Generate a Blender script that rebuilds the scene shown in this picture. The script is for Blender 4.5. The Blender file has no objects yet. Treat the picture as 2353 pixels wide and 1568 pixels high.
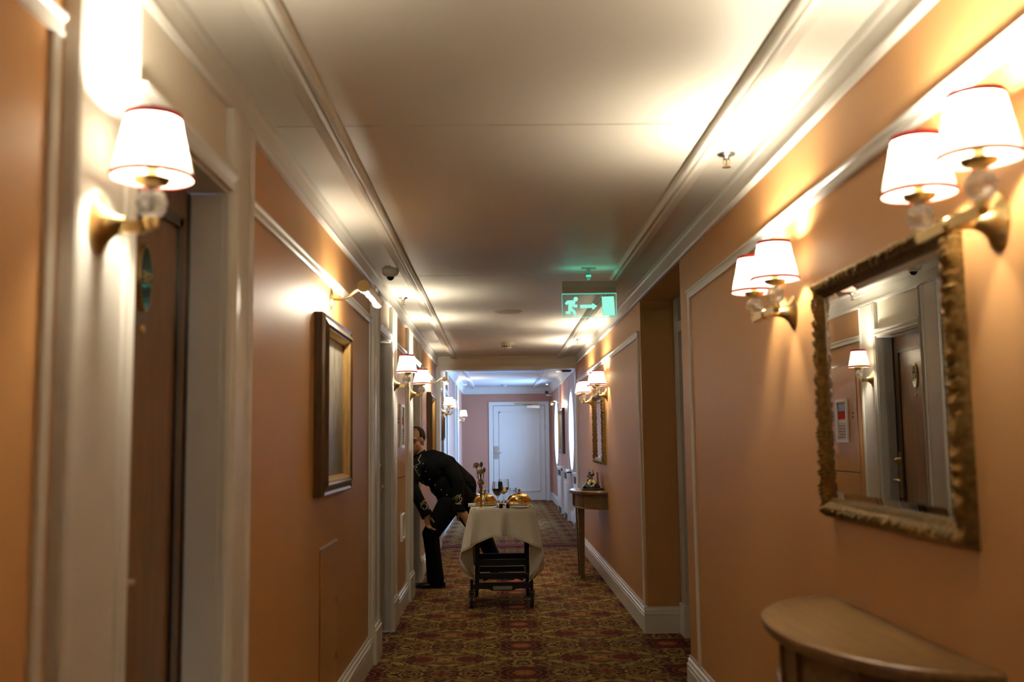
import bpy, bmesh, math, random
from math import sin, cos, pi, sqrt, radians
from mathutils import Vector, Matrix

# ------------------------------------------------------------------ camera, world, exposure
scene = bpy.context.scene
col = scene.collection
CAM_R = ((0.99984041, 0.01106564, -0.01402523), (-0.01282740, -0.10174954, -0.99472734), (-0.01243436, 0.99474850, -0.10159136))
cam_data = bpy.data.cameras.new('camera')
cam_data.sensor_fit = 'HORIZONTAL'; cam_data.sensor_width = 36.0; cam_data.lens = 35.0
cam_data.clip_start = 0.05; cam_data.clip_end = 200
cam_data.dof.use_dof = True; cam_data.dof.focus_distance = 8.6; cam_data.dof.aperture_fstop = 2.6
cam = bpy.data.objects.new('camera', cam_data); col.objects.link(cam)
M = Matrix(CAM_R).to_4x4(); M.translation = Vector((0, 0, 1.27)); cam.matrix_world = M
scene.camera = cam

world = bpy.data.worlds.new('overcast_sky'); scene.world = world; world.use_nodes = True
WB = world.node_tree.nodes['Background']
WB.inputs['Color'].default_value = (0.30, 0.56, 1.0, 1); WB.inputs['Strength'].default_value = 21.0

scene.view_settings.view_transform = 'Standard'; scene.view_settings.look = 'None'
scene.view_settings.gamma = 1.0; scene.view_settings.use_curve_mapping = False
scene.view_settings.exposure = 1.08
scene.cycles.max_bounces = 6; scene.cycles.diffuse_bounces = 3; scene.cycles.glossy_bounces = 3
scene.cycles.transmission_bounces = 6; scene.cycles.transparent_max_bounces = 6
scene.cycles.use_adaptive_sampling = False
scene.cycles.caustics_reflective = False; scene.cycles.caustics_refractive = False
scene.cycles.sample_clamp_indirect = 6.0

LAMP_COL = (1.0, 0.905, 0.71)
LAMP_W = 10.5          # each shaded bulb
PICTURE_W = 2.6       # each bulb of the picture lights

# ------------------------------------------------------------------ helpers: meshes
class MB:
    def __init__(s): s.v = []; s.f = []
    def add(s, vs, fs):
        b = len(s.v); s.v += [tuple(p) for p in vs]; s.f += [tuple(i + b for i in q) for q in fs]; return s
    def box(s, x0, y0, z0, x1, y1, z1):
        x0, x1 = sorted((x0, x1)); y0, y1 = sorted((y0, y1)); z0, z1 = sorted((z0, z1))
        return s.add([(x0,y0,z0),(x1,y0,z0),(x1,y1,z0),(x0,y1,z0),(x0,y0,z1),(x1,y0,z1),(x1,y1,z1),(x0,y1,z1)],
                     [(0,3,2,1),(4,5,6,7),(0,1,5,4),(1,2,6,5),(2,3,7,6),(3,0,4,7)])
    def prism(s, poly, fn, a, b):
        n = len(poly); vs = [fn(p, q, a) for p, q in poly] + [fn(p, q, b) for p, q in poly]
        fs = [(i, (i+1) % n, n + (i+1) % n, n + i) for i in range(n)] + [tuple(range(n))[::-1], tuple(range(n, 2*n))]
        return s.add(vs, fs)
    def lathe(s, prof, c=(0,0,0), seg=24, mat=None, pleat=0.0, sy=1.0):
        vs = []; n = len(prof)
        for k in range(seg):
            a = 2*pi*k/seg; w = 1 + (pleat if k % 2 else -pleat)
            for r, z in prof:
                p = Vector((r*w*cos(a), r*w*sin(a)*sy, z))
                if mat: p = mat @ p
                vs.append(tuple(p + Vector(c)))
        fs = []
        for k in range(seg):
            k2 = (k+1) % seg
            for i in range(n-1): fs.append((k*n+i, k2*n+i, k2*n+i+1, k*n+i+1))
        if prof[0][0] > 1e-6 and pleat >= 0 and s.caps: fs.append(tuple(k*n for k in range(seg))[::-1])
        if prof[-1][0] > 1e-6 and s.caps: fs.append(tuple(k*n+n-1 for k in range(seg)))
        return s.add(vs, fs)
    caps = True
    def tube(s, pts, r, seg=10):
        pts = [Vector(p) for p in pts]; n = len(pts)
        rs = r if isinstance(r, (list, tuple)) else [r]*n
        vs = []; prev = None
        for i, p in enumerate(pts):
            t = (pts[min(i+1, n-1)] - pts[max(i-1, 0)]).normalized()
            if prev is None:
                up = Vector((0,0,1)) if abs(t.z) < .9 else Vector((1,0,0))
                a = t.cross(up).normalized()
            else:
                a = (prev - t*prev.dot(t)).normalized()
            prev = a; b = t.cross(a)
            for k in range(seg):
                q = 2*pi*k/seg; vs.append(tuple(p + rs[i]*(cos(q)*a + sin(q)*b)))
        fs = []
        for i in range(n-1):
            for k in range(seg):
                k2 = (k+1) % seg; fs.append((i*seg+k, i*seg+k2, (i+1)*seg+k2, (i+1)*seg+k))
        fs.append(tuple(range(seg))[::-1]); fs.append(tuple(range((n-1)*seg, n*seg)))
        return s.add(vs, fs)
    def ell(s, c, r, rot=None, nu=16, nv=10):
        if not isinstance(r, (tuple, list)): r = (r, r, r)
        vs = []; fs = []; c = Vector(c)
        for j in range(1, nv):
            t = pi*j/nv
            for i in range(nu):
                a = 2*pi*i/nu; p = Vector((r[0]*sin(t)*cos(a), r[1]*sin(t)*sin(a), r[2]*cos(t)))
                vs.append(tuple(c + (rot @ p if rot else p)))
        top = len(vs); p = Vector((0,0,r[2])); vs.append(tuple(c + (rot @ p if rot else p)))
        p = Vector((0,0,-r[2])); vs.append(tuple(c + (rot @ p if rot else p)))
        for j in range(nv-2):
            for i in range(nu):
                i2 = (i+1) % nu; fs.append((j*nu+i, (j+1)*nu+i, (j+1)*nu+i2, j*nu+i2))
        for i in range(nu):
            i2 = (i+1) % nu; fs.append((top, i, i2)); fs.append((top+1, (nv-2)*nu+i2, (nv-2)*nu+i))
        return s.add(vs, fs)
    def caps_tube(s, p0, p1, r0, r1, seg=14):       # tapered capsule
        p0 = Vector(p0); p1 = Vector(p1)
        s.tube([p0, p0.lerp(p1, .5), p1], [r0, (r0+r1)/2, r1], seg)
        s.ell(p0, r0, None, 14, 8); s.ell(p1, r1, None, 14, 8); return s
    def build(s, name, mat, parent=None, org=(0,0,0), smooth=0):
        me = bpy.data.meshes.new(name); o = Vector(org)
        me.from_pydata([tuple(Vector(p) - o) for p in s.v], [], s.f)
        bm = bmesh.new(); bm.from_mesh(me); bmesh.ops.recalc_face_normals(bm, faces=bm.faces)
        bm.to_mesh(me); bm.free()
        me.materials.append(mat)
        ob = bpy.data.objects.new(name, me); col.objects.link(ob)
        if parent is not None: ob.parent = parent
        if smooth:
            for p in me.polygons: p.use_smooth = True
            if smooth < 170: me.set_sharp_from_angle(angle=radians(smooth))
        return ob
class MBO(MB):
    caps = False

def tag(o, label, cat, group=None, kind=None):
    o['label'] = label; o['category'] = cat
    if group: o['group'] = group
    if kind: o['kind'] = kind
    return o
def thing(name, label, cat, loc=(0,0,0), rz=0, group=None, kind=None):
    e = bpy.data.objects.new(name, None); e.empty_display_size = .05; col.objects.link(e)
    e.location = loc; e.rotation_euler = (0, 0, rz)
    return tag(e, label, cat, group, kind)
def copy_tree(o, parent=None):
    c = o.copy(); col.objects.link(c); c.parent = parent
    for ch in [x for x in bpy.data.objects if x.parent == o]:
        copy_tree(ch, c)
    return c
def struct(o, label, cat): return tag(o, label, cat, kind='structure')

# ------------------------------------------------------------------ helpers: materials
class NT:
    def __init__(s, name):
        s.m = bpy.data.materials.new(name); s.m.use_nodes = True
        s.t = s.m.node_tree; s.n = s.t.nodes; s.b = s.n['Principled BSDF']; s.out = s.n['Material Output']
    def node(s, typ, **kw):
        n = s.n.new(typ)
        for k, v in kw.items(): setattr(n, k, v)
        return n
    def put(s, inp, v):
        if hasattr(v, 'is_output'): s.t.links.new(v, inp)
        elif v is not None: inp.default_value = v
    def math(s, op, a, b=None, c=None):
        n = s.node('ShaderNodeMath', operation=op)
        for i, v in enumerate((a, b, c)):
            if v is not None: s.put(n.inputs[i], v)
        return n.outputs[0]
    def coord(s, scale=(1,1,1), out='Object'):
        tc = s.node('ShaderNodeTexCoord'); mp = s.node('ShaderNodeMapping'); mp.inputs['Scale'].default_value = scale
        s.t.links.new(tc.outputs[out], mp.inputs['Vector']); return mp.outputs['Vector']
    def noise(s, vec, scale, detail=4, rough=.55, dist=0):
        n = s.node('ShaderNodeTexNoise'); s.put(n.inputs['Vector'], vec); n.inputs['Scale'].default_value = scale
        n.inputs['Detail'].default_value = detail; n.inputs['Roughness'].default_value = rough; n.inputs['Distortion'].default_value = dist
        return n.outputs['Fac']
    def mix(s, fac, a, b):
        n = s.node('ShaderNodeMix', data_type='RGBA')
        s.put(n.inputs[0], fac)
        for i, v in ((6, a), (7, b)):
            if isinstance(v, tuple): v = (*v, 1) if len(v) == 3 else v
            s.put(n.inputs[i], v)
        return n.outputs[2]
    def ramp(s, fac, lo, hi):
        n = s.node('ShaderNodeMapRange'); n.interpolation_type = 'SMOOTHSTEP'
        s.put(n.inputs[0], fac); n.inputs[1].default_value = lo; n.inputs[2].default_value = hi
        return n.outputs[0]
    def bump(s, h, strength=.2, dist=.002):
        n = s.node('ShaderNodeBump'); n.inputs['Strength'].default_value = strength; n.inputs['Distance'].default_value = dist
        s.t.links.new(h, n.inputs['Height']); s.t.links.new(n.outputs[0], s.b.inputs['Normal'])
    def set(s, **kw):
        for k, v in kw.items():
            s.put(s.b.inputs[k.replace('_', ' ')], (*v, 1) if isinstance(v, tuple) and len(v) == 3 else v)
        return s

def plain(name, c, rough=.5, metal=0.0, spec=.5, var=.06, scale=8, bump=0.0, bscale=60, sc3=(1,1,1), coat=0):
    m = NT(name); v = m.coord(sc3)
    f = m.noise(v, scale, 2)
    d = tuple(max(0, x*(1-var)) for x in c); l = tuple(min(1, x*(1+var)) for x in c)
    m.put(m.b.inputs['Base Color'], m.mix(f, d, l))
    m.set(Roughness=rough, Metallic=metal)
    m.b.inputs['Specular IOR Level'].default_value = spec
    if coat: m.b.inputs['Coat Weight'].default_value = coat; m.b.inputs['Coat Roughness'].default_value = .12
    if bump: m.bump(m.noise(v, bscale, 3), bump)
    return m.m
def wood(name, c1, c2, rough=.35, axis=2, scale=10, coat=.3):
    m = NT(name); sc = [6, 6, 6]; sc[axis] = .5
    v = m.coord(tuple(sc)); n = m.noise(v, scale, 6, .6, 1.2)
    m.put(m.b.inputs['Base Color'], m.mix(m.ramp(n, .3, .7), c1, c2)); m.set(Roughness=rough)
    m.b.inputs['Coat Weight'].default_value = coat; m.b.inputs['Coat Roughness'].default_value = .15
    m.bump(n, .08, .002)
    return m.m
def emit(name, c, strength):
    m = NT(name); n = m.node('ShaderNodeEmission'); n.inputs[0].default_value = (*c, 1); n.inputs[1].default_value = strength
    m.t.links.new(n.outputs[0], m.out.inputs['Surface']); m.m.cycles.emission_sampling = 'NONE'; return m.m
def glass(name, c=(1,1,1), rough=0.0, ior=1.5):
    m = NT(name); m.set(Base_Color=c, Roughness=rough, IOR=ior); m.b.inputs['Transmission Weight'].default_value = 1.0
    return m.m

MAT = {}
MAT['wall'] = plain('apricot_paint', (.53, .272, .098), .50, 0, .4, .035, 2.2)
MAT['daylit_wall'] = plain('far_wall_daylight_pink', (.52, .255, .175), .50, 0, .4, .035, 2.2)  # wall paint with the pink look under daylight put into its colour
MAT['hatch'] = plain('apricot_hatch_paint', (.505, .259, .094), .40, 0, .45, .03, 3)
MAT['white'] = plain('cream_gloss_paint', (.76, .73, .67), .32, 0, .5, .03, 5)
MAT['reveal'] = plain('grey_white_door_frame_paint', (.62, .59, .54), .38, 0, .5, .03, 5)
MAT['frieze'] = plain('cream_matt_paint', (.74, .67, .55), .5, 0, .4, .03, 5)
MAT['ceiling'] = plain('ceiling_emulsion', (.78, .735, .645), .42, 0, .4, .03, 1.5)
MAT['farceil'] = plain('far_ceiling_daylight_blue', (.66, .66, .69), .5, 0, .4, .03, 1.5)  # blue cast of the window daylight is mixed into this ceiling colour
MAT['brass'] = plain('aged_brass', (.62, .46, .20), .28, 1, .5, .12, 14)
MAT['brass_dark'] = plain('dull_brass', (.45, .33, .14), .38, 1, .5, .15, 20)
MAT['gilt'] = plain('antique_gilt', (.22, .14, .046), .30, .9, .5, .9, 55, .8, 140)
MAT['gilt_cloche'] = plain('polished_gold', (.80, .55, .20), .14, 1, .5, .08, 10)
MAT['steel'] = plain('brushed_steel', (.62, .61, .58), .3, 1, .5, .08, 40)
MAT['chrome'] = plain('polished_chrome', (.8, .8, .8), .1, 1, .5, .04, 20)
MAT['black_metal'] = plain('black_powder_coat', (.008, .008, .008), .6, 0, .3, .2, 30)
MAT['rubber'] = plain('black_rubber', (.015, .015, .015), .7, 0, .3, .2, 30)
MAT['black_gloss'] = plain('black_bakelite', (.008, .008, .009), .16, 0, .6, .2, 20)
MAT['door_wood'] = wood('dark_red_brown_door', (.105, .044, .014), (.19, .085, .03), .36, 2, 10, .35)
MAT['door_dark'] = plain('black_brown_moulding', (.018, .012, .008), .3, 0, .5, .2, 20, 0, 60, (1,1,1), .4)
MAT['table_wood'] = wood('honey_oak_console', (.13, .068, .016), (.20, .11, .03), .33, 1, 8, .3)
MAT['table_dark'] = wood('walnut_apron', (.11, .06, .022), (.20, .11, .042), .35, 1, 8, .3)
MAT['frame_wood'] = wood('dark_picture_frame', (.035, .018, .008), (.095, .045, .018), .3, 2, 9, .3)
MAT['frame_gold'] = wood('gold_brown_sight_edge', (.25, .14, .045), (.40, .24, .08), .3, 2, 9, .3)
MAT['red_trim'] = plain('dark_red_braid', (.52, .03, .03), .8, 0, .2, .1, 60)
MAT['plastic_w'] = plain('ivory_plastic', (.62, .57, .46), .4, 0, .5, .04, 10)
MAT['plastic_g'] = plain('grey_housing', (.50, .46, .42), .45, .2, .5, .08, 20)
MAT['dark'] = plain('black_void', (.01, .01, .01), .6, 0, .3, .2, 20)
MAT['red_box'] = plain('alarm_red', (.30, .03, .02), .4, 0, .5, .1, 20)
MAT['bulb'] = emit('glowing_bulb', (1.0, .86, .62), 40)
MAT['downlight'] = emit('downlight_lens', (1.0, .92, .8), 12)
MAT['porcelain'] = plain('white_porcelain', (.78, .76, .72), .18, 0, .6, .02, 10)
MAT['linen'] = plain('white_linen', (.74, .68, .56), .85, 0, .2, .05, 60, .25, 500)
def mk_crystal():
    m = NT('cut_crystal'); m.set(Base_Color=(1, 1, 1), Roughness=.02, IOR=1.5); m.b.inputs['Transmission Weight'].default_value = 1.0
    d = m.node('ShaderNodeBsdfDiffuse'); d.inputs[0].default_value = (.9, .88, .84, 1); x = m.node('ShaderNodeMixShader'); n = m.noise(m.coord(), 60)
    t = m.node('ShaderNodeBsdfTransparent'); x2 = m.node('ShaderNodeMixShader'); x2.inputs[0].default_value = .2
    m.t.links.new(m.b.outputs[0], x2.inputs[1]); m.t.links.new(t.outputs[0], x2.inputs[2])
    m.put(x.inputs[0], m.math('MULTIPLY', n, .62)); m.t.links.new(x2.outputs[0], x.inputs[1]); m.t.links.new(d.outputs[0], x.inputs[2]); m.t.links.new(x.outputs[0], m.out.inputs['Surface'])  # noise-mixed white diffuse paints sparkle into the crystal
    return m.m
MAT['crystal'] = mk_crystal()
MAT['glass'] = glass('clear_glass', (1, 1, 1), 0, 1.45)
MAT['redwine'] = plain('red_wine', (.02, .002, .004), .05, 0, .6, .05, 5)
MAT['whitewine'] = glass('amber_wine', (1.0, .62, .18), 0, 1.34)
MAT['paper'] = plain('printed_paper', (.62, .55, .45), .7, 0, .2, .12, 40)
MAT['bloom'] = plain('apricot_petals', (.90, .52, .21), .8, 0, .2, .35, 120)
MAT['stem'] = plain('dry_green_stem', (.12, .12, .05), .7, 0, .3, .3, 60)
MAT['label_plate'] = plain('aluminium_label', (.32, .31, .26), .4, .5, .5, .15, 90)
MAT['plaque_dark'] = plain('black_plaque', (.012, .012, .012), .08, .3, .8, .1, 20)

def mk_mirror():
    m = NT('silvered_mirror'); v = m.coord(); f = m.noise(v, 6)
    m.put(m.b.inputs['Base Color'], m.mix(f, (.86, .87, .86), (.90, .91, .90))); m.set(Metallic=1.0, Roughness=.012); return m.m
MAT['mirror'] = mk_mirror()
def mk_shade():
    m = NT('pleated_silk_shade'); v = m.coord((1,1,1)); f = m.noise(v, 40)
    c = m.mix(f, (.47, .44, .385), (.54, .50, .44))
    d = m.node('ShaderNodeBsdfDiffuse'); t = m.node('ShaderNodeBsdfTranslucent'); x = m.node('ShaderNodeMixShader')
    m.put(d.inputs[0], c); m.put(t.inputs[0], c); x.inputs[0].default_value = .38
    m.t.links.new(d.outputs[0], x.inputs[1]); m.t.links.new(t.outputs[0], x.inputs[2]); m.t.links.new(x.outputs[0], m.out.inputs['Surface'])
    return m.m
MAT['shade'] = mk_shade()
def mk_pane():
    m = NT('window_pane_glass'); t = m.node('ShaderNodeBsdfTransparent'); g = m.node('ShaderNodeBsdfGlossy'); x = m.node('ShaderNodeMixShader')
    t.inputs[0].default_value = (.97, .99, 1, 1); g.inputs['Roughness'].default_value = .02; x.inputs[0].default_value = .06
    m.t.links.new(t.outputs[0], x.inputs[1]); m.t.links.new(g.outputs[0], x.inputs[2]); m.t.links.new(x.outputs[0], m.out.inputs['Surface'])
    return m.m
MAT['pane'] = mk_pane()
def mk_signplate():
    m = NT('edge_lit_sign_plate'); t = m.node('ShaderNodeBsdfTransparent'); e = m.node('ShaderNodeEmission'); x = m.node('ShaderNodeMixShader')
    t.inputs[0].default_value = (.93, .98, .96, 1); e.inputs[0].default_value = (.12, .85, .62, 1); e.inputs[1].default_value = .2; x.inputs[0].default_value = .03
    m.t.links.new(t.outputs[0], x.inputs[1]); m.t.links.new(e.outputs[0], x.inputs[2]); m.t.links.new(x.outputs[0], m.out.inputs['Surface'])
    return m.m
MAT['signplate'] = mk_signplate()
MAT['signglow'] = emit('lit_pictogram', (.33, .92, .72), .50)
MAT['signedge'] = emit('lit_plate_edge', (.10, .85, .62), .5)

def mk_carpet():
    m = NT('damask_carpet'); tc = m.node('ShaderNodeTexCoord'); sp = m.node('ShaderNodeSeparateXYZ')
    m.t.links.new(tc.outputs['Object'], sp.inputs[0]); x, y = sp.outputs[0], sp.outputs[1]
    PX, PY = .46, .371
    u = m.math('PINGPONG', m.math('ADD', x, -.125 + PX*20), PX); v = m.math('PINGPONG', m.math('ADD', y, -7.16 + PY*60), PY)
    cb = m.node('ShaderNodeCombineXYZ'); m.put(cb.inputs[0], u); m.put(cb.inputs[1], v); uv = cb.outputs[0]
    def dist(a, b, sx=1, sy=1):
        du = m.math('MULTIPLY', m.math('SUBTRACT', u, a), sx); dv = m.math('MULTIPLY', m.math('SUBTRACT', v, b), sy)
        return m.math('SQRT', m.math('ADD', m.math('MULTIPLY', du, du), m.math('MULTIPLY', dv, dv)))
    nz = m.noise(uv, 9, 2, .5); nf = m.noise(uv, 34, 2, .5)
    wob = m.math('MULTIPLY', m.math('SUBTRACT', nz, .5), .16); wobf = m.math('MULTIPLY', m.math('SUBTRACT', nf, .5), .08)
    # scrolling leaves: contour bands of a noise in the folded (mirrored) plane
    n1 = m.noise(uv, 5.5, 2.5, .5, .4); n2 = m.noise(uv, 13, 2, .5, .3)
    band = m.math('SINE', m.math('MULTIPLY', n1, 64)); fine = m.math('SINE', m.math('MULTIPLY', m.math('ADD', n2, m.math('MULTIPLY', n1, .4)), 62))
    gold = m.mix(m.ramp(n2, .35, .65), (.44, .28, .07), (.20, .13, .036))
    gold = m.mix(m.ramp(n1, .52, .62), gold, (.30, .165, .045))
    gold = m.mix(m.math('MULTIPLY', m.ramp(fine, .35, .85), .8), gold, (.075, .03, .012))
    c = m.mix(m.ramp(band, -.55, .05), (.026, .010, .007), gold)
    c = m.mix(m.ramp(band, -.80, -.98), c, (.15, .03, .018))
    # ragged red blossoms beside the star points
    b1 = m.ramp(m.math('ADD', dist(PX-.145, PY, 1, 1.25), m.math('MULTIPLY', wobf, 1.3)), .088, .07)
    c = m.mix(b1, c, m.mix(m.ramp(nf, .42, .6), (.20, .022, .016), (.06, .016, .014)))
    b2 = m.ramp(m.math('ADD', dist(PX, PY), wobf), .05, .035); c = m.mix(b2, c, (.40, .17, .05))
    b3 = m.ramp(m.math('ADD', dist(0, PY), m.math('MULTIPLY', wobf, 1.2)), .06, .03); c = m.mix(b3, c, m.mix(m.ramp(nf, .4, .6), (.12, .10, .04), (.30, .18, .05)))
    b4 = m.ramp(m.math('ADD', dist(PX, 0), m.math('MULTIPLY', wobf, 1.4)), .07, .04); c = m.mix(b4, c, m.mix(m.ramp(nf, .42, .58), (.16, .025, .014), (.28, .15, .04)))
    # round medallions with rings
    r1 = m.math('ADD', dist(0, 0), m.math('MULTIPLY', wobf, .55))
    md = m.ramp(r1, .165, .150); ring = m.ramp(m.math('SINE', m.math('MULTIPLY', r1, 150)), -.1, .7)
    mc = m.mix(ring, (.035, .009, .007), (.20, .045, .02)); mc = m.mix(m.ramp(r1, .07, .05), mc, m.mix(m.ramp(nf, .45, .6), (.34, .12, .04), (.2, .025, .018)))
    c = m.mix(md, c, mc)
    pile = m.noise(m.coord((1,1,1)), 420, 2, .7)
    c = m.mix(m.math('MULTIPLY', m.ramp(pile, .35, .75), .35), c, (.02, .012, .006))
    m.put(m.b.inputs['Base Color'], c); m.set(Roughness=.95); m.b.inputs['Specular IOR Level'].default_value = .1
    return m.m
MAT['carpet'] = mk_carpet()
MAT['threshold'] = plain('dark_red_threshold', (.10, .010, .008), .85, 0, .2, .2, 80, .3, 300)

# ------------------------------------------------------------------ the setting
XL, XR = -.765, .975       # corridor walls
CF = -.745                 # front of the door casings
ZC, ZF = 2.335, 2.50       # ceilings, near and far section
YB, YE, YBEAM = -3.0, 22.1, 12.3
XRF = 1.17                 # far section, window wall
ZCORN = 2.225; ZR0, ZR1 = 1.985, 2.03

fl = MB().box(-1.3, YB, -.05, 1.6, YE, 0).build('floor', MAT['carpet']); struct(fl, 'red and gold damask carpet running down the corridor', 'carpet')
th = MB().box(-.74, 12.36, 0, .96, 12.66, .006).build('trim_1', MAT['threshold']); struct(th, 'dark red carpet band across the corridor under the beam', 'threshold')

# ceiling: boards with open joints
ce = thing('ceiling', 'cream corridor ceiling of wide boards before the beam', 'ceiling', (0, 0, ZC), kind='structure')
seams = [YB, .24, 3.262, 6.28, 9.30, YBEAM + .2]
for a, b in zip(seams, seams[1:]):
    MB().box(-1.3, a + .004, ZC, 1.6, b - .004, ZC + .04).build('ceiling_panel', MAT['ceiling'], ce, (0, 0, ZC))
MB().box(-1.3, YB, ZC + .04, 1.6, YBEAM + .2, ZC + .06).build('backing', MAT['dark'], ce, (0, 0, ZC))
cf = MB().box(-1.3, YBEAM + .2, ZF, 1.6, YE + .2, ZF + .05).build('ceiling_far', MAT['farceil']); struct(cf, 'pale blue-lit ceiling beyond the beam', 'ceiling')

# walls of the near section; door openings on one side, door recess on the other
DOORS = [(1.72, 2.02, 2.75, 2.99), (5.93, 6.21, 6.95, 7.25), (8.20, 8.59, 9.38, 9.62)]   # casing, opening, opening, casing
ZD = 1.985
w = MB()
ys = [YB] + [v for d in DOORS for v in (d[1], d[2])] + [YBEAM + .2]
for i in range(0, len(ys), 2): w.box(XL - .35, ys[i], 0, XL, ys[i+1], ZC)
for d in DOORS: w.box(XL - .35, d[1], ZD, XL, d[2], ZC)
w = w.build('wall_left', MAT['wall']); struct(w, 'apricot painted wall with the numbered room doors', 'wall')
RY0, RY1, RXB = 5.25, 6.76, 1.25
w = MB().box(XR, YB, 0, XR + .6, RY0, ZC).box(RXB, RY0, 0, XR + .6, RY1, ZC).box(XR, RY0, ZCORN, RXB, RY1, ZC).box(XR, RY1, 0, XR + .6, YBEAM + .2, ZC)
w = w.build('wall_right', MAT['wall']); struct(w, 'apricot painted wall carrying the two gilt mirrors', 'wall')
w = MB().box(-1.4, YB - .1, 0, 1.7, YB, ZC).build('wall_back', MAT['wall']); struct(w, 'apricot wall closing the corridor behind the viewer', 'wall')

# far section walls
XLF = -.80
w = MB().box(XLF - .3, YBEAM + .2, 0, XLF, YE, ZF).build('wall_far_left', MAT['daylit_wall']); struct(w, 'pinkish wall with white door casings beyond the beam', 'wall')
w = MB().box(-1.3, YE, 0, 1.6, YE + .15, ZF).build('wall_end', MAT['daylit_wall']); struct(w, 'pinkish end wall around the white fire door', 'wall')
# window wall with two oval openings
WIN = [(15.98, 1.448, .53, .635), (20.1, 1.448, .60, .635)]   # yc, zc, half width, half height
def oval_wall():
    mb = MBO(); edges = [YBEAM + .2, 18.0, YE]
    for (yc, zc, a, b), y0, y1 in zip(WIN, edges, edges[1:]):
        n = 64; ring = []; outer = []
        for k in range(n):
            t = 2*pi*k/n; ring.append((yc + a*cos(t), zc + b*sin(t)))
            dy, dz = cos(t), sin(t); s = 1e9
            if dy > 1e-9: s = min(s, (y1-yc)/dy)
            if dy < -1e-9: s = min(s, (y0-yc)/dy)
            if dz > 1e-9: s = min(s, (ZF-zc)/dz)
            if dz < -1e-9: s = min(s, (0-zc)/dz)
            outer.append((yc+dy*s, zc+dz*s))
        cor = {}
        for Y in (y0, y1):
            for Z in (0, ZF): cor[(Y, Z)] = None
        for X in (XRF, XRF + .28):
            vs = [(X, *p) for p in ring] + [(X, *p) for p in outer]; fs = [(k, (k+1) % n, n+(k+1) % n, n+k) for k in range(n)]
            mb.add(vs, fs)
            for (Y, Z) in cor:                       # corner triangles
                best = None
                for k in range(n):
                    p, q = outer[k], outer[(k+1) % n]
                    if (abs(p[0]-Y) < 1e-6 and abs(q[1]-Z) < 1e-6) or (abs(p[1]-Z) < 1e-6 and abs(q[0]-Y) < 1e-6):
                        if abs(p[0]-Y)+abs(p[1]-Z) > 1e-6: best = (p, q)
                if best: mb.add([(X, *best[0]), (X, *best[1]), (X, Y, Z)], [(0, 1, 2)])
        vs = [(XRF, *p) for p in ring] + [(XRF + .28, *p) for p in ring]
        mb.add(vs, [(k, (k+1) % n, n+(k+1) % n, n+k) for k in range(n)])
    return mb
w = oval_wall().build('wall_far_right', MAT['daylit_wall']); struct(w, 'window wall with two oval windows beyond the beam', 'wall')
w = MB().box(XR, YBEAM + .2, 0, XRF + .3, YBEAM + .24, ZF).build('trim_2', MAT['daylit_wall']); struct(w, 'short return of wall where the corridor widens', 'wall')
for i, (yc, zc, a, b) in enumerate(WIN):
    wi = thing('window_%d' % (i+1), ('tall oval window nearer the beam, bright with daylight', 'tall oval window beside the end wall, bright with daylight')[i], 'window', (XRF, yc, zc), kind='structure')
    n = 64; ring = MBO()
    prof = [(.97, -.012), (1.0, -.02), (1.06, -.012), (1.07, .002), (.97, .06)]
    vs = [(dx, a*s*cos(2*pi*k/n), b*s*sin(2*pi*k/n)) for k in range(n) for s, dx in prof]; m_ = len(prof)
    ring.add(vs, [(k*m_+j, ((k+1) % n)*m_+j, ((k+1) % n)*m_+(j+1) % m_, k*m_+(j+1) % m_) for k in range(n) for j in range(m_)])
    ring.build('window_frame', MAT['white'], wi, smooth=40)
    MBO().add([(.18, a*1.005*cos(2*pi*k/n), b*1.005*sin(2*pi*k/n)) for k in range(n)], [tuple(range(n))]).build('pane', MAT['pane'], wi)
    L = bpy.data.lights.new('daylight_portal', 'AREA'); L.shape = 'RECTANGLE'; L.size = 2*b; L.size_y = 2*a; L.cycles.is_portal = True
    lo = bpy.data.objects.new('daylight_portal', L); col.objects.link(lo); lo.location = (XRF + .27, yc, zc); lo.rotation_euler = (0, radians(90), 0)

# profile strips along the walls -----------------------------------------------------------
def along(side, wx, prof, y0, y1, mb=None):       # profile (out, z) swept in y
    mb = mb or MB(); s = 1 if side == 'L' else -1
    return mb.prism(prof, lambda p, q, t: (wx + s*p, t, q), y0, y1)
def upright(side, wx, prof, z0, z1, mb=None):     # profile (out, y) swept in z
    mb = mb or MB(); s = 1 if side == 'L' else -1
    return mb.prism(prof, lambda p, q, t: (wx + s*p, q, t), z0, z1)
BASE = [(0,0),(.022,0),(.022,.108),(.018,.112),(.022,.116),(.023,.130),(.015,.139),(.017,.152),(.009,.160),(.009,.172),(0,.172)]
RAIL = [(0,ZR0),(.010,ZR0),(.014,ZR0+.008),(.011,ZR0+.014),(.011,ZR0+.028),(.018,ZR0+.034),(.018,ZR1-.004),(.012,ZR1),(0,ZR1)]
def bead(y): return [(0,y-.016),(.008,y-.016),(.012,y-.008),(.008,y-.002),(.008,y+.003),(.012,y+.009),(.008,y+.016),(0,y+.016)]
CORN = [(0,ZCORN),(.014,ZCORN),(.022,ZCORN+.010),(.014,ZCORN+.022),(.014,ZC-.03),(.020,ZC-.02),(.024,ZC),(0,ZC)]
tn = [2]
def trim(mb, label, cat, mat='white', smooth=0):
    tn[0] += 1; return struct(mb.build('trim_%d' % tn[0], MAT[mat], smooth=smooth), label, cat)
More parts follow.
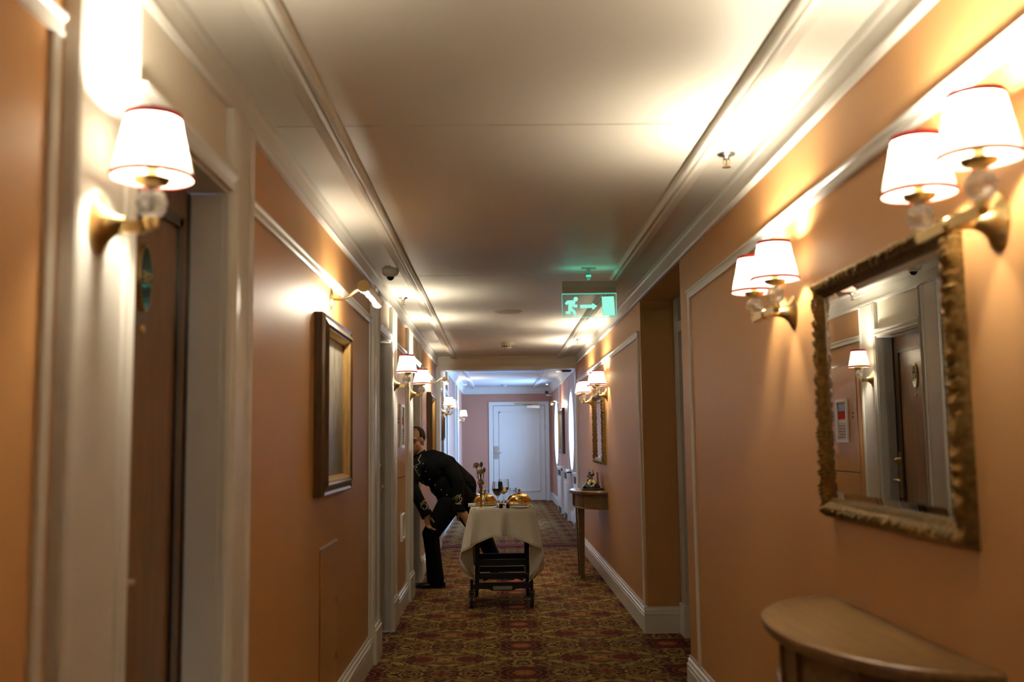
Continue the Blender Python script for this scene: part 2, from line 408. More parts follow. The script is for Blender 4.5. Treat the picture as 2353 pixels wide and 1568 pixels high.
def panel_frame(side, wx, y0, y1, where, ends=(True, True)):
    mb = along(side, wx, RAIL, y0, y1)
    if ends[0]: upright(side, wx, bead(y0 + .016), .172, ZR0 + .01, mb)
    if ends[1]: upright(side, wx, bead(y1 - .016), .172, ZR0 + .01, mb)
    trim(mb, 'cream panel moulding on the apricot wall ' + where, 'moulding')
D = DOORS
panel_frame('L', XL, YB, D[0][0] - .03, 'before the first sconce and room door', (False, True))
panel_frame('L', XL, D[0][3] + .015, D[1][0] - .02, 'around the first dark framed painting')
panel_frame('L', XL, D[1][3] + .02, D[2][0] - .02, 'around the service hatch with notices')
panel_frame('L', XL, D[2][3] + .02, YBEAM - .16, 'behind the crouching waiter, around the second painting')
panel_frame('R', XR, YB, RY0 - .24, 'around the large near mirror', (False, True))
panel_frame('R', XR, RY1 + .09, YBEAM - .05, 'around the far mirror and telephone table')
bl = MB()
for a, b in ((YB, D[0][0]), (D[0][3], D[1][0]), (D[1][3], D[2][0]), (D[2][3], YBEAM + .2)): along('L', XL, BASE, a, b, bl)
struct(bl.build('baseboard_left', MAT['white']), 'cream stepped baseboard under the wall of room doors', 'baseboard')
br = MB(); along('R', XR, BASE, YB, RY0, br); along('R', XR, BASE, RY1, YBEAM + .2, br)
br.prism(BASE, lambda p, q, t: (t, RY1 - p, q), XR - .022, RXB - .06)
struct(br.build('baseboard_right', MAT['white']), 'cream stepped baseboard under the wall of mirrors', 'baseboard')
trim(along('L', XL, CORN, YB, YBEAM), 'cream cornice above the room doors', 'cornice')
trim(along('R', XR, CORN, YB, YBEAM), 'cream cornice above the mirrors', 'cornice')
# ceiling rails
def crail(x_in, dirn, y0, y1, z):
    pr = [(0,0),(0,-.020),(.004,-.028),(.011,-.032),(.017,-.028),(.019,-.022),(.025,-.022),(.029,-.030),(.039,-.033),(.047,-.027),(.051,-.021),(.070,-.014),(.086,-.008),(.095,0)]
    return MB().prism(pr, lambda p, q, t: (x_in + dirn*p, t, z + q), y0, y1)
trim(crail(-.514, -1, YB, YBEAM, ZC), 'cream ceiling rail running above the room doors', 'ceiling rail', 'ceiling')
trim(crail(.727, 1, YB, YBEAM, ZC), 'cream ceiling rail running above the mirrors', 'ceiling rail', 'ceiling')
trim(crail(-.53, -1, YBEAM + .2, YE, ZF), 'pale ceiling rail beyond the beam above the casings', 'ceiling rail', 'farceil')
trim(crail(.76, 1, YBEAM + .2, YE, ZF), 'pale ceiling rail beyond the beam beside the windows', 'ceiling rail', 'farceil')
# beam with stepped face and its pilasters
bp = [(0,2.172),(-.03,2.172),(-.03,2.212),(-.022,2.216),(-.022,2.238),(-.012,2.242),(-.012,2.312),(-.03,2.318),(-.035,ZC),(.22,ZC),(.22,2.172)]
bm_ = MB().prism(bp, lambda p, q, t: (t, YBEAM + p, q), XL, XR).box(XLF - .1, YBEAM + .19, 2.172, XRF + .1, YBEAM + .22, ZF + .02)
trim(bm_, 'cream stepped beam crossing the corridor', 'beam')
pil = MB().box(XL, YBEAM - .12, 0, XL + .025, YBEAM + .22, 2.18).box(XL, YBEAM - .06, 0, XL + .042, YBEAM + .22, 2.18)
trim(pil, 'cream pilaster under the beam beside the second painting', 'pilaster')
pil = MB().box(XR, YBEAM - .02, 0, XR - .02, YBEAM + .24, 2.18)
trim(pil, 'cream pilaster under the beam beside the far mirror', 'pilaster')
# far section trims
CF2 = [(0,ZF-.15),(.014,ZF-.15),(.02,ZF-.13),(.014,ZF-.11),(.04,ZF-.04),(.06,ZF-.02),(.065,ZF),(0,ZF)]
mb = along('L', XLF, CF2, YBEAM + .22, YE); along('R', XRF, CF2, YBEAM + .22, YE, mb)
mb.prism(CF2, lambda p, q, t: (t, YE - p, q), XLF, XRF)
trim(mb, 'pale cornice around the far section of corridor', 'cornice')
mb = along('L', XLF, BASE, YBEAM + .22, YE); along('R', XRF, BASE, YBEAM + .22, YE, mb)
mb.prism(BASE, lambda p, q, t: (t, YE - p, q), XLF, -.23); mb.prism(BASE, lambda p, q, t: (t, YE - p, q), 1.12, XRF)
struct(mb.build('baseboard_far', MAT['white']), 'white baseboard around the far section of corridor', 'baseboard')

# room doors on the left wall -----------------------------------------------------------------
def oval_prism(mb, yc, zc, a, b, x0, x1, n=36):
    return mb.prism([(yc + a*cos(2*pi*k/n), zc + b*sin(2*pi*k/n)) for k in range(n)], lambda p, q, t: (t, p, q), x0, x1)
DX = -.857
SEG = {'0': 'abcdef', '2': 'abged', '3': 'abgcd', '4': 'fgbc'}
def digit(mb, ch, y, z, w_, h_, x0, x1, t=.0035):
    S = {'a': (0, h_, w_, h_), 'b': (w_, h_/2, w_, h_), 'c': (w_, 0, w_, h_/2), 'd': (0, 0, w_, 0), 'e': (0, 0, 0, h_/2), 'f': (0, h_/2, 0, h_), 'g': (0, h_/2, w_, h_/2)}
    for k in SEG[ch]:
        ya, za, yb, zb = S[k]; mb.box(x0, y + min(ya, yb) - t/2, z + min(za, zb) - t/2, x1, y + max(ya, yb) + t/2, z + max(za, zb) + t/2)
def room_door(i, d, label, num, lock_far):
    o0, a, b, o1 = d
    root = thing('door_%d' % i, label, 'door', (XL, (a+b)/2, 0), kind='structure'); og = root.location
    # casings full height to the cornice
    for y0, y1, inner in ((o0, a, 1), (b, o1, -1)):
        mb = MB().box(XL - .05, y0, 0, CF, y1, ZCORN)
        ie = y1 if inner == 1 else y0; oe = y0 if inner == 1 else y1
        for yc in (ie - inner*.012, ie - inner*.045, oe + inner*.012):
            upright('L', CF, [(0, yc-.012), (.006, yc-.010), (.010, yc), (.006, yc+.010), (0, yc+.012)], .2, ZCORN, mb)
        mb.build('casing', MAT['white'], root, og)
        MB().box(XL - .05, y0 - .004, 0, CF + .022, y1 + .004, .19).box(XL, y0 - .002, .19, CF + .014, y1 + .002, .21).build('plinth_block', MAT['white'], root, og)
    # head moulding and frieze
    hm = [(0,ZD),(.012,ZD),(.020,ZD+.012),(.012,ZD+.018),(.026,ZD+.034),(.026,ZD+.044),(0,ZD+.05)]
    along('L', CF - .005, hm, a, b, MB()).build('head_moulding', MAT['white'], root, og)
    MB().box(XL - .02, a, ZD + .05, XL + .004, b, ZCORN).build('frieze_panel', MAT['frieze'], root, og)
    # reveal lining
    mb = MB().box(DX - .03, a - .002, 0, XL, a + .012, ZD).box(DX - .03, b - .012, 0, XL, b + .002, ZD).box(DX - .03, a, ZD - .012, CF - .006, b, ZD + .002)
    mb.box(XL - .005, a, 0, CF - .004, a + .008, ZD).box(XL - .005, b - .008, 0, CF - .004, b, ZD)
    mb.build('jamb_lining', MAT['reveal'], root, og)
    # leaf
    la, lb = a + .014, b - .014
    leaf = MB().box(DX - .045, la, .008, DX, lb, ZD - .014).build('door_leaf', MAT['door_wood'], root, og)
    p0, p1, q0, q1 = la + .075, lb - .075, .25, 1.885
    fr = MB()
    for (ya, za, yb, zb) in ((p0, q0, p0+.03, q1), (p1-.03, q0, p1, q1), (p0, q0, p1, q0+.03), (p0, q1-.03, p1, q1)):
        fr.box(DX, ya, za, DX + .010, yb, zb)
    fr.build('panel_moulding', MAT['door_dark'], root, og)
    MB().box(DX, lb - .016, .01, DX + .006, lb, ZD - .016).box(DX, la, .01, DX + .006, la + .016, ZD - .016).build('door_seal', MAT['door_dark'], root, og)
    yc = la*.45 + lb*.55 if not lock_far else (la + lb)/2
    yc = {1: 2.392}.get(i, yc)
    pl = oval_prism(MB(), yc, 1.677, .041, .082, DX, DX + .008).build('number_plaque', MAT['brass'], root, og)
    oval_prism(MB(), yc, 1.677, .034, .075, DX + .008, DX + .0095).build('plaque_face', MAT['plaque_dark'], pl, og)
    mb = MB()
    for k, ch in enumerate(num): digit(mb, ch, yc - .028 + k*.0205, 1.664, .013, .026, DX + .0095, DX + .011)
    mb.build('number', MAT['brass'], pl, og)
    MB().lathe([(0,0),(.011,0),(.011,.004),(.006,.007),(0,.007)], (DX, yc, 1.552), 16, Matrix.Rotation(pi/2, 3, 'Y')).build('peephole', MAT['brass'], root, og)
    yl = (lb - .055) if lock_far else (la + .055); s = -1 if lock_far else 1
    lk = MB().box(DX, yl - .026, .86, DX + .012, yl + .026, 1.17).build('lock_plate', MAT['brass_dark'], root, og)
    mb = MB().caps_tube((DX + .012, yl, 1.115), (DX + .035, yl, 1.115), .024, .020)
    h = mb.build('card_reader', MAT['brass_dark'], root, og, smooth=60)
    mb = MB().tube([(DX + .01, yl, .985), (DX + .05, yl, .985), (DX + .06, yl + s*.012, .985), (DX + .062, yl + s*.06, .985), (DX + .06, yl + s*.115, .98)], [.010, .009, .009, .0085, .007])
    mb.build('handle', MAT['brass'], root, og, smooth=60)
    return root
room_door(1, D[0], 'dark brown room door beside the nearest shaded sconce, plaque glinting green', '302', False)
room_door(2, D[1], 'dark brown room door mirrored in the near mirror, past the first painting', '303', True)
room_door(3, D[2], 'room door in whose recess the crouching waiter hides his head', '304', False)

# recessed door on the right
root = thing('door_4', 'recessed door with grey casing past the exit sign', 'door', (RXB, 6.0, 0), kind='structure'); og = root.location
for y0, y1 in ((6.58, 6.74), (5.32, 5.5)):
    MB().box(RXB - .05, y0, 0, RXB, y1, ZCORN).build('casing', MAT['reveal'], root, og)
    MB().box(RXB - .065, y0 - .01, 0, RXB, y1 + .005, .2).build('plinth_block', MAT['white'], root, og)
MB().box(RXB - .02, 5.5, .008, RXB, 6.58, 1.99).build('door_leaf', MAT['door_wood'], root, og)
MB().box(RXB - .05, 5.5, 1.99, RXB, 6.58, 2.06).build('head_moulding', MAT['reveal'], root, og)
MB().tube([(RXB - .02, 5.6, 1.0), (RXB - .06, 5.6, 1.0), (RXB - .065, 5.62, 1.0), (RXB - .062, 5.72, 1.0)], .009).build('handle', MAT['brass'], root, og, smooth=60)

# white end door
root = thing('door_5', 'white panelled fire door closing the far end of the corridor', 'door', (.45, YE, 0), kind='structure'); og = root.location
for x0, x1, z1 in ((-.224, -.13, 2.17), (1.02, 1.11, 2.17)):
    MB().box(x0, YE - .03, 0, x1, YE, z1).build('casing', MAT['white'], root, og)
MB().box(-.13, YE - .03, 2.09, 1.02, YE, 2.17).build('head_casing', MAT['white'], root, og)
MB().box(-.122, YE - .022, .01, 1.012, YE, 2.082).build('door_leaf', MAT['white'], root, og)
MB().box(-.132, YE - .012, 0, 1.022, YE, 2.092).build('gap_shadow', MAT['dark'], root, og)
mb = MB()
for (x0, z0, x1, z1) in ((.0, .2, .025, 1.95), (.875, .2, .90, 1.95), (0, .2, .9, .225), (0, 1.925, .9, 1.95)): mb.box(x0, YE - .042, z0, x1, YE - .02, z1)
mb.build('panel_moulding', MAT['white'], root, og)
mb = MB()
for (x0, z0, x1, z1) in ((-.008, .192, 0, 1.958), (.90, .192, .908, 1.958), (0, .192, .9, .2), (0, 1.95, .9, 1.958)): mb.box(x0, YE - .0232, z0, x1, YE - .02, z1)
mb.build('panel_shade_line', MAT['reveal'], root, og)  # thin grey strips paint the shade line around the moulding
MB().box(-.118, YE - .03, .92, -.02, YE - .02, 1.20).build('lock_plate', MAT['steel'], root, og)
MB().tube([(-.07, YE - .03, 1.06), (-.07, YE - .075, 1.06), (-.05, YE - .08, 1.06), (.05, YE - .078, 1.055)], .010).build('handle', MAT['chrome'], root, og, smooth=60)
for z in (1.86, 1.60, .52, .26): MB().tube([(1.017, YE - .03, z - .06), (1.017, YE - .03, z + .06)], .013, 8).build('hinge', MAT['plastic_g'], root, og)
MB().box(.62, YE - .075, 2.02, .90, YE - .022, 2.085).build('door_closer', MAT['steel'], root, og)
MB().box(.35, YE - .06, 2.108, .885, YE - .03, 2.14).tube([(.74, YE - .05, 2.09), (.55, YE - .055, 2.115)], .009, 8).build('closer_arm', MAT['brass_dark'], root, og)

# door casings of the far section
def far_casing(i, y0, a, b, y1, label):
    root = thing('door_%d' % i, label, 'door', (XLF, (a+b)/2, 0), kind='structure'); og = root.location
    for p, q in ((y0, a), (b, y1)): MB().box(XLF, p, 0, XLF + .03, q, ZF - .15).build('casing', MAT['white'], root, og)
    MB().box(XLF, a, 2.0, XLF + .03, b, 2.06).build('head_moulding', MAT['white'], root, og)
    MB().box(XLF, a, .008, XLF + .006, b, 2.0).build('door_leaf', MAT['reveal'], root, og)
far_casing(6, 13.95, 14.35, 15.1, 15.35, 'white cased door beyond the beam, with a small lit sconce')
far_casing(7, 17.7, 17.95, 18.7, 19.15, 'white cased door beside the last sconce before the end wall')
MB_ = along('L', XLF, RAIL, YBEAM + .3, 13.93); along('L', XLF, RAIL, 15.37, 17.68, MB_)
trim(MB_, 'white panel rail beyond the beam between the cased doors', 'moulding')

# ------------------------------------------------------------------ wall sconces
RX = Matrix.Rotation(pi/2, 3, 'Y')
def bulb_light(name, parent, loc, watts, radius=.028):
    L = bpy.data.lights.new(name, 'POINT'); L.energy = watts; L.color = LAMP_COL; L.shadow_soft_size = radius
    o = bpy.data.objects.new(name, L); col.objects.link(o); o.parent = parent; o.location = loc
    return o
def shade_at(root, x, y):
    sh = MBO().lathe([(.074, .083), (.066, .120), (.057, .160), (.048, .205)], (x, y, 0), 72, None, .012).build('lamp_shade', MAT['shade'], root)
    MBO().lathe([(.0742, .0815), (.0772, .083), (.0765, .0900), (.0735, .0905)], (x, y, 0), 40).build('shade_braid', MAT['red_trim'], sh, smooth=60)
    MBO().lathe([(.0482, .1965), (.0520, .1965), (.0512, .2075), (.0470, .2075)], (x, y, 0), 40).build('shade_braid', MAT['red_trim'], sh, smooth=60)
    MB().lathe([(0, .066), (.012, .066), (.030, .074), (.034, .082), (.010, .085), (.010, .112), (0, .112)], (x, y, 0), 24).build('bulb_cup', MAT['brass'], root, smooth=50)
    MB().ell((x, y, .138), (.016, .016, .022), None, 14, 10).build('bulb', MAT['bulb'], root, smooth=180)
    b = MB().ell((x, y, .035), (.030, .030, .029), None, 10, 6).build('crystal_ball', MAT['crystal'], root)
    MB().lathe([(0, -.012), (.012, -.012), (.014, .004), (.009, .010), (0, .010)], (x, y, 0), 16).build('socket', MAT['brass'], root, smooth=50)
    lo = bulb_light('bulb_light', root, (x, y, .171), LAMP_W)
def backplate(root):
    MB().lathe([(0, -.001), (.046, -.001), (.046, .004), (.038, .009), (.026, .018), (.016, .034), (.012, .050), (0, .052)], (0, 0, -.005), 28,
               Matrix.Diagonal((1, 1, 1.25)) @ RX).build('backplate', MAT['brass'], root, smooth=50)
def single_sconce():
    r = thing('wall_sconce', '', 'sconce', group='single brass sconces with white pleated shades')
    backplate(r)
    MB().box(.045, -.012, -.022, .085, .012, 0).tube([(.03, 0, -.010), (.100, 0, -.010)], .0085, 12).build('arm', MAT['brass'], r)
    shade_at(r, .098, 0); return r
def double_sconce():
    r = thing('wall_sconce', '', 'sconce', group='double brass sconces flanking the gilt mirrors')
    backplate(r)
    MB().tube([(.03, 0, -.010), (.095, 0, -.010)], .010, 12).ell((.095, 0, -.010), .016).build('hub', MAT['brass'], r, smooth=50)
    MB().box(.086, -.135, -.020, .104, .135, 0).build('cross_bar', MAT['brass'], r)
    for y in (-.13, .13): shade_at(r, .095, y)
    return r
ZS = 1.69
SL = [((CF, 1.84), 'shaded sconce on the casing beside the first room door, nearest on that wall'),
      ((CF, 7.03), 'lit sconce on the far casing of the door past the first painting'),
      ((CF, 8.39), 'lit sconce above the crouching waiter on the third door casing'),
      ((XLF + .03, 13.4), 'first small lit sconce seen just beyond the beam'),
      ((XLF + .03, 14.15), 'second small lit sconce beyond the beam, on a white casing'),
      ((XLF + .03, 18.92), 'smallest lit sconce, last one before the end wall')]
p1 = single_sconce()
for i, ((x, y), lab) in enumerate(SL):
    o = p1 if i == 0 else copy_tree(p1)
    o.location = (x, y, ZS); o['label'] = lab
p2 = double_sconce()
for i, (y, lab) in enumerate([(1.89, 'double sconce on the near side of the large mirror, half out of view'), (3.24, 'double sconce on the far side of the large near mirror'),
                              (8.92, 'double sconce on the near side of the mirror above the telephone'), (10.40, 'double sconce on the far side of the mirror above the telephone'),
                              (.35, 'added unseen double sconce beside the viewer, brightening the near walls')]):  # last sconce is added out of view to brighten the near walls
    o = p2 if i == 0 else copy_tree(p2)
    o.location = (XR, y, ZS); o.rotation_euler = (0, 0, pi); o['label'] = lab

# ------------------------------------------------------------------ paintings and picture lights
def mk_canvas():
    m = NT('faded_painting'); v = m.coord((1, 9, 1.4)); n = m.noise(v, 5, 6, .65, .6); n2 = m.noise(m.coord((1, 2, 2)), 3, 3)
    sp = m.node('ShaderNodeSeparateXYZ'); tc = m.node('ShaderNodeTexCoord'); m.t.links.new(tc.outputs['Object'], sp.inputs[0])
    low = m.ramp(sp.outputs[2], .10, -.30)
    c = m.mix(m.ramp(m.math('ADD', m.math('MULTIPLY', low, .34), n), .42, .72), (.42, .40, .33), (.085, .07, .045))
    c = m.mix(m.math('MULTIPLY', n2, .3), c, (.36, .33, .26))
    m.put(m.b.inputs['Base Color'], c); m.set(Roughness=.38); return m.m
MAT['canvas'] = mk_canvas()
def painting(name, label, side, wx, y0, y1, z0, z1, w_=.078):
    s = 1 if side == 'L' else -1
    yc, zc = (y0+y1)/2, (z0+z1)/2; hy, hz = (y1-y0)/2, (z1-z0)/2
    root = thing(name, label, 'painting', (wx, yc, zc), 0 if s == 1 else pi)
    prof = [(0, 0), (0, .034), (w_*.10, .046), (w_*.24, .040), (w_*.45, .050), (w_*.62, .056), (w_*.72, .046)]
    gold = [(w_*.72, .046), (w_*.80, .046), (w_, .020), (w_, .006)]
    for pr, nm, mt in ((prof, 'frame_rail', 'frame_wood'), (gold, 'sight_edge', 'frame_gold')):
        for k in range(4):
            mb = MBO(); vs = []
            for (d, o) in pr:
                a, b = hy - d, hz - d
                c4 = [(-a, -b), (a, -b), (a, b), (-a, b)]
                for q in (c4[k], c4[(k+1) % 4]): vs.append((o, *q))
            mb.add(vs, [(2*j, 2*j+1, 2*j+3, 2*j+2) for j in range(len(pr)-1)])
            mb.build(nm, MAT[mt], root)
    MB().box(.002, -hy + w_*.9, -hz + w_*.9, .010, hy - w_*.9, hz - w_*.9).build('canvas', MAT['canvas'], root)
    MB().box(0, -hy + .01, -hz + .01, .002, hy - .01, hz - .01).build('backing', MAT['frame_wood'], root)
    return root
painting('painting', 'pale painting in a dark wood frame under the nearest picture light', 'L', XL, 4.13, 4.90, 1.055, 1.825)
painting('painting', 'dark framed painting above the back of the crouching waiter', 'L', XL, 10.62, 11.32, 1.055, 1.82)
painting('painting', 'dark framed painting between the two oval windows', 'R', XRF, 17.75, 18.95, 1.06, 1.88)
painting('painting', 'narrow dark frame under the first sconce beyond the beam', 'L', XLF, 13.52, 13.86, 1.31, 1.66, .05)
def picture_light(label, x, y, z, rz, power):
    root = thing('picture_light', label, 'picture light', (x, y, z), rz, 'brass picture lights over paintings')
    MB().lathe([(0, -.001), (.030, -.001), (.030, .004), (.020, .010), (0, .012)], (0, 0, -.01), 20, Matrix.Diagonal((1, 1, 1.7)) @ RX).build('wall_rose', MAT['brass'], root, smooth=50)
    pts = [(.008, 0, -.01), (.05, 0, -.012), (.085, 0, .002), (.115, 0, .028), (.15, 0, .042), (.185, 0, .040), (.20, 0, .028)]
    MB().tube(pts, .0065, 10).build('arm', MAT['brass'], root, smooth=60)
    cx, cz, r, hl = .185, .008, .026, .25
    mb = MBO(); n = 14; ang = [radians(-52 + 235*k/n) for k in range(n+1)]       # reflector open towards wall and canvas
    vs = [(cx + r*cos(a), yy, cz + r*sin(a)) for yy in (-hl, hl) for a in ang]
    mb.add(vs, [(k, k+1, n+2+k, n+1+k) for k in range(n)])
    mb.build('reflector', MAT['brass'], root, smooth=60)
    for yy in (-hl, hl): MB().prism([(cx + r*1.05*cos(2*pi*k/20), cz + r*1.05*sin(2*pi*k/20)) for k in range(20)], lambda p, q, t: (p, t, q), yy - .003, yy + .003).build('end_cap', MAT['brass'], root)
    for yy in (-.13, .10):
        MB().ell((cx - .006, yy, cz - .004), (.013, .05, .013), None, 12, 10).build('bulb', MAT['bulb'], root, smooth=180)
    for yy in (-.13, .10): bulb_light('bulb_light', root, (cx - .030, yy, cz - .030), power, .012)
    return root
picture_light('brass picture light over the nearest painting', XL, 4.53, 1.945, 0, PICTURE_W)
picture_light('brass picture light above the waiter, over the second painting', XL, 10.97, 1.95, 0, PICTURE_W)
picture_light('small picture light between the oval windows', XRF, 18.3, 1.98, pi, PICTURE_W)

# ------------------------------------------------------------------ gilt mirrors
def carved_side(mb, L, w_, h):
    # one mitred side, running along +y from -L/2 to L/2 at the outer edge; v inward
    nu, nv = max(24, int(L/.006)), 12; vs = []; fs = []
    for i in range(nu+1):
        for j in range(nv+1):
            v = j/nv; d = v*w_; half = L/2 - d
            y = -half + 2*half*i/nu
            base = h*(.35 + .55*sin(pi*min(1, v*1.15))**.8) if v < .82 else h*(.55 - 1.1*(v-.82))
            s = y/.021
            rel = 0
            if .06 < v < .58: rel = (.014*abs(sin(pi*(s*.5 + 1.1*sin(v*5) + .35*sin(s*.71)))) - .004)*sin(pi*(v-.06)/.52) + .003*sin(2*pi*(s*1.5 + 3*v))
            if .64 < v < .80: rel = .005*abs(sin(pi*s*1.6)) - .002
            if j == 0: base = 0; rel = 0
            vs.append((base + rel, y, d))
    for i in range(nu):
        for j in range(nv): fs.append((i*(nv+1)+j, (i+1)*(nv+1)+j, (i+1)*(nv+1)+j+1, i*(nv+1)+j+1))
    return vs, fs
def mirror(label, yc, zc, Wd, Ht):
    root = thing('wall_mirror', label, 'mirror', (XR, yc, zc), pi, 'gilt framed mirrors above half-round consoles')
    fw, fh = .062, .038
    for k in range(4):
        L, off = ((Wd, Ht/2), (Ht, Wd/2))[k % 2]
        vs, fs = carved_side(None, L, fw, fh); out = []
        for (o, y, d) in vs:
            a, b = y, -(off - d)          # bottom side, then rotate
            if k == 0: p = (a, b)
            elif k == 1: p = (-b, a)
            elif k == 2: p = (-a, -b)
            else: p = (b, -a)
            out.append((o, *p))
        MBO().add(out, fs).build('frame_rail', MAT['gilt'], root, smooth=50)
    a, b = Wd/2 - fw*.9, Ht/2 - fw*.9
    MB().box(.001, -Wd/2 + .006, -Ht/2 + .006, .006, Wd/2 - .006, Ht/2 - .006).build('backing', MAT['frame_wood'], root)
    bv = .022
    mb = MBO(); mb.add([(.016, -a+bv, -b+bv), (.016, a-bv, -b+bv), (.016, a-bv, b-bv), (.016, -a+bv, b-bv)], [(0, 1, 2, 3)])
    gl = mb.build('mirror_glass', MAT['mirror'], root)
    mb = MBO(); o4 = [(-a, -b), (a, -b), (a, b), (-a, b)]; i4 = [(-a+bv, -b+bv), (a-bv, -b+bv), (a-bv, b-bv), (-a+bv, b-bv)]
    mb.add([(.0135, *p) for p in o4] + [(.016, *p) for p in i4], [(k, (k+1) % 4, 4+(k+1) % 4, 4+k) for k in range(4)])
    mb.build('bevelled_edge', MAT['mirror'], root)
    return root
mirror('large carved gilt mirror over the near console, reflecting a room door', 2.495, 1.390, .91, .70)
mirror('carved gilt mirror above the black telephone', 9.575, 1.392, .91, .67)

# ------------------------------------------------------------------ half-round consoles
def console(label, yc, ztop):
    root = thing('console_table', label, 'console table', (XR - .003, yc, 0), pi, 'half-round wooden consoles under the mirrors')
    n = 40
    def half(a, b): return [(b*sin(pi*k/n), a*cos(pi*k/n)) for k in range(n+1)]
    top = MB().prism(half(.50, .300), lambda p, q, t: (p, q, t), ztop - .022, ztop).build('table_top', MAT['table_wood'], root)
    bd = MB()
    rim = [(0, 0), (.010, -.003), (.012, -.012), (.009, -.022), (.003, -.030), (-.012, -.030), (-.012, -.022), (0, -.022)]
    vs = []; h = half(1, 1)
    for (nx, ny) in h:
        for (o, z) in rim: vs.append((max(0, nx*(.300 + o)), ny*(.50 + o), ztop + z))
    m_ = len(rim)
    bd.add(vs, [(i*m_+j, (i+1)*m_+j, (i+1)*m_+(j+1) % m_, i*m_+(j+1) % m_) for i in range(n) for j in range(m_)])
    bd.build('edge_moulding', MAT['table_dark'], top, smooth=50)
    inl = MBO(); vs = []
    for (nx, ny) in h: vs += [(max(.0, nx*.268), ny*.465, ztop + .0006), (max(.0, nx*.262), ny*.459, ztop + .0006)]
    inl.add(vs, [(2*i, 2*i+1, 2*i+3, 2*i+2) for i in range(n)]).build('inlay_line', MAT['table_dark'], top)
    ap = MB(); vs = []
    for (nx, ny) in h:
        for (o, z) in ((-.030, -.03), (-.030, -.148), (-.024, -.152), (-.024, -.162), (-.05, -.162), (-.05, -.03)): vs.append((max(0, nx*(.300 + o)), ny*(.50 + o), ztop + z))
    ap.add(vs, [(i*6+j, (i+1)*6+j, (i+1)*6+(j+1) % 6, i*6+(j+1) % 6) for i in range(n) for j in range(6)])
    ap.build('apron', MAT['table_dark'], root, smooth=40)
    for yl in (-.13, .13):
        x0 = .215
        mb = MB(); a, b = .034, .019; zt = ztop - .05
        vs = [(x0 + sx*a, yl + sy*a, zt) for sx, sy in ((-1,-1),(1,-1),(1,1),(-1,1))] + [(x0 - .005 + sx*b, yl + sy*b, 0) for sx, sy in ((-1,-1),(1,-1),(1,1),(-1,1))]
        mb.add(vs, [(0,1,2,3),(4,7,6,5)] + [(k, 4+k, 4+(k+1) % 4, (k+1) % 4) for k in range(4)])
        mb.build('leg', MAT['table_dark'], root)
    for ang in (50, 130, 82, 98):
        p, q = .274*sin(radians(ang)), .474*cos(radians(ang))
        MB().box(p - .004, q - .003, ztop - .148, p + .006, q + .003, ztop - .03).build('apron_stile', MAT['table_wood'], root)
    return root
console('half-round oak console, cropped, under the large near mirror', 2.475, .812)
console('half-round console carrying the old black telephone', 9.55, .818)

# ------------------------------------------------------------------ telephone and tray on the far console
tb = .8186
tray = thing('desk_folder', 'flat black folder under the telephone on the console', 'folder', (.86, 9.45, tb))
MB().box(-.10, -.14, 0, .10, .14, .012).build('cover', MAT['black_gloss'], tray); MB().box(-.097, -.137, .012, .097, .137, .018).build('pages', MAT['paper'], tray)
MB().box(-.10, -.14, .018, .10, .14, .022).build('cover', MAT['black_gloss'], tray)
ph = thing('telephone', 'old fashioned black telephone with brass cradle on the console', 'telephone', (.865, 9.47, tb + .022))
mb = MB(); lv = [(.085, .085, 0), (.085, .085, .012), (.078, .080, .018), (.050, .052, .05), (.026, .028, .07), (.020, .020, .075)]; vs = []
for (a, b, z) in lv:
    for k in range(16):
        t = 2*pi*k/16; c_, s_ = cos(t), sin(t); e = .6
        vs.append((a*math.copysign(abs(c_)**e, c_), b*math.copysign(abs(s_)**e, s_), z))
fs = [(j*16+k, j*16+(k+1) % 16, (j+1)*16+(k+1) % 16, (j+1)*16+k) for j in range(5) for k in range(16)] + [tuple(range(16))[::-1], tuple(range(80, 96))]
mb.add(vs, fs).build('body', MAT['black_gloss'], ph, smooth=40)
MB().lathe([(0, 0), (.042, 0), (.044, .006), (.034, .010), (0, .010)], (0, -.045, .042), 24, Matrix.Rotation(radians(52), 3, 'X')).build('dial', MAT['brass_dark'], ph, smooth=40)
MB().tube([(0, 0, .07), (0, 0, .12)], .014, 12).build('neck', MAT['brass_dark'], ph, smooth=40)
MB().box(-.03, -.012, .118, .03, .012, .128).build('cradle', MAT['brass'], ph)
for x in (-.018, .018): MB().tube([(x, 0, .14), (x*1.15, 0, .165)], [.006, .004], 8).ell((x*1.2, 0, .168), .006).build('cradle_prong', MAT['brass'], ph, smooth=60)
MB().tube([(0, -.085, .137), (0, -.06, .142), (0, 0, .146), (0, .06, .142), (0, .085, .137)], [.014, .010, .010, .010, .014], 12).ell((0, -.09, .125), (.024, .024, .018)).ell((0, .09, .125), (.024, .024, .018)).build('handset', MAT['black_gloss'], ph, smooth=60)
pts = [(-.03 - .012*sin(k*.9), -.09 + .006*k + .008*cos(k*2.4), .12 - .006*k + .008*sin(k*2.4)) for k in range(18)]
MB().tube(pts, .004, 6).build('cord', MAT['black_gloss'], ph, smooth=60)
cd = thing('card_holder', 'small leaning card stand beside the telephone', 'card stand', (.925, 9.62, tb), radians(-12))
MB().prism([(-.03, 0), (.03, 0), (.016, .16), (.008, .16), (.012, .01), (-.03, .006)], lambda p, q, t: (p, t, q), -.045, .045).build('stand', MAT['brass_dark'], cd)
MB().prism([(.008, .008), (.011, .008), (.007, .15), (.004, .15)], lambda p, q, t: (p, t, q), -.042, .042).build('card', MAT['paper'], cd)

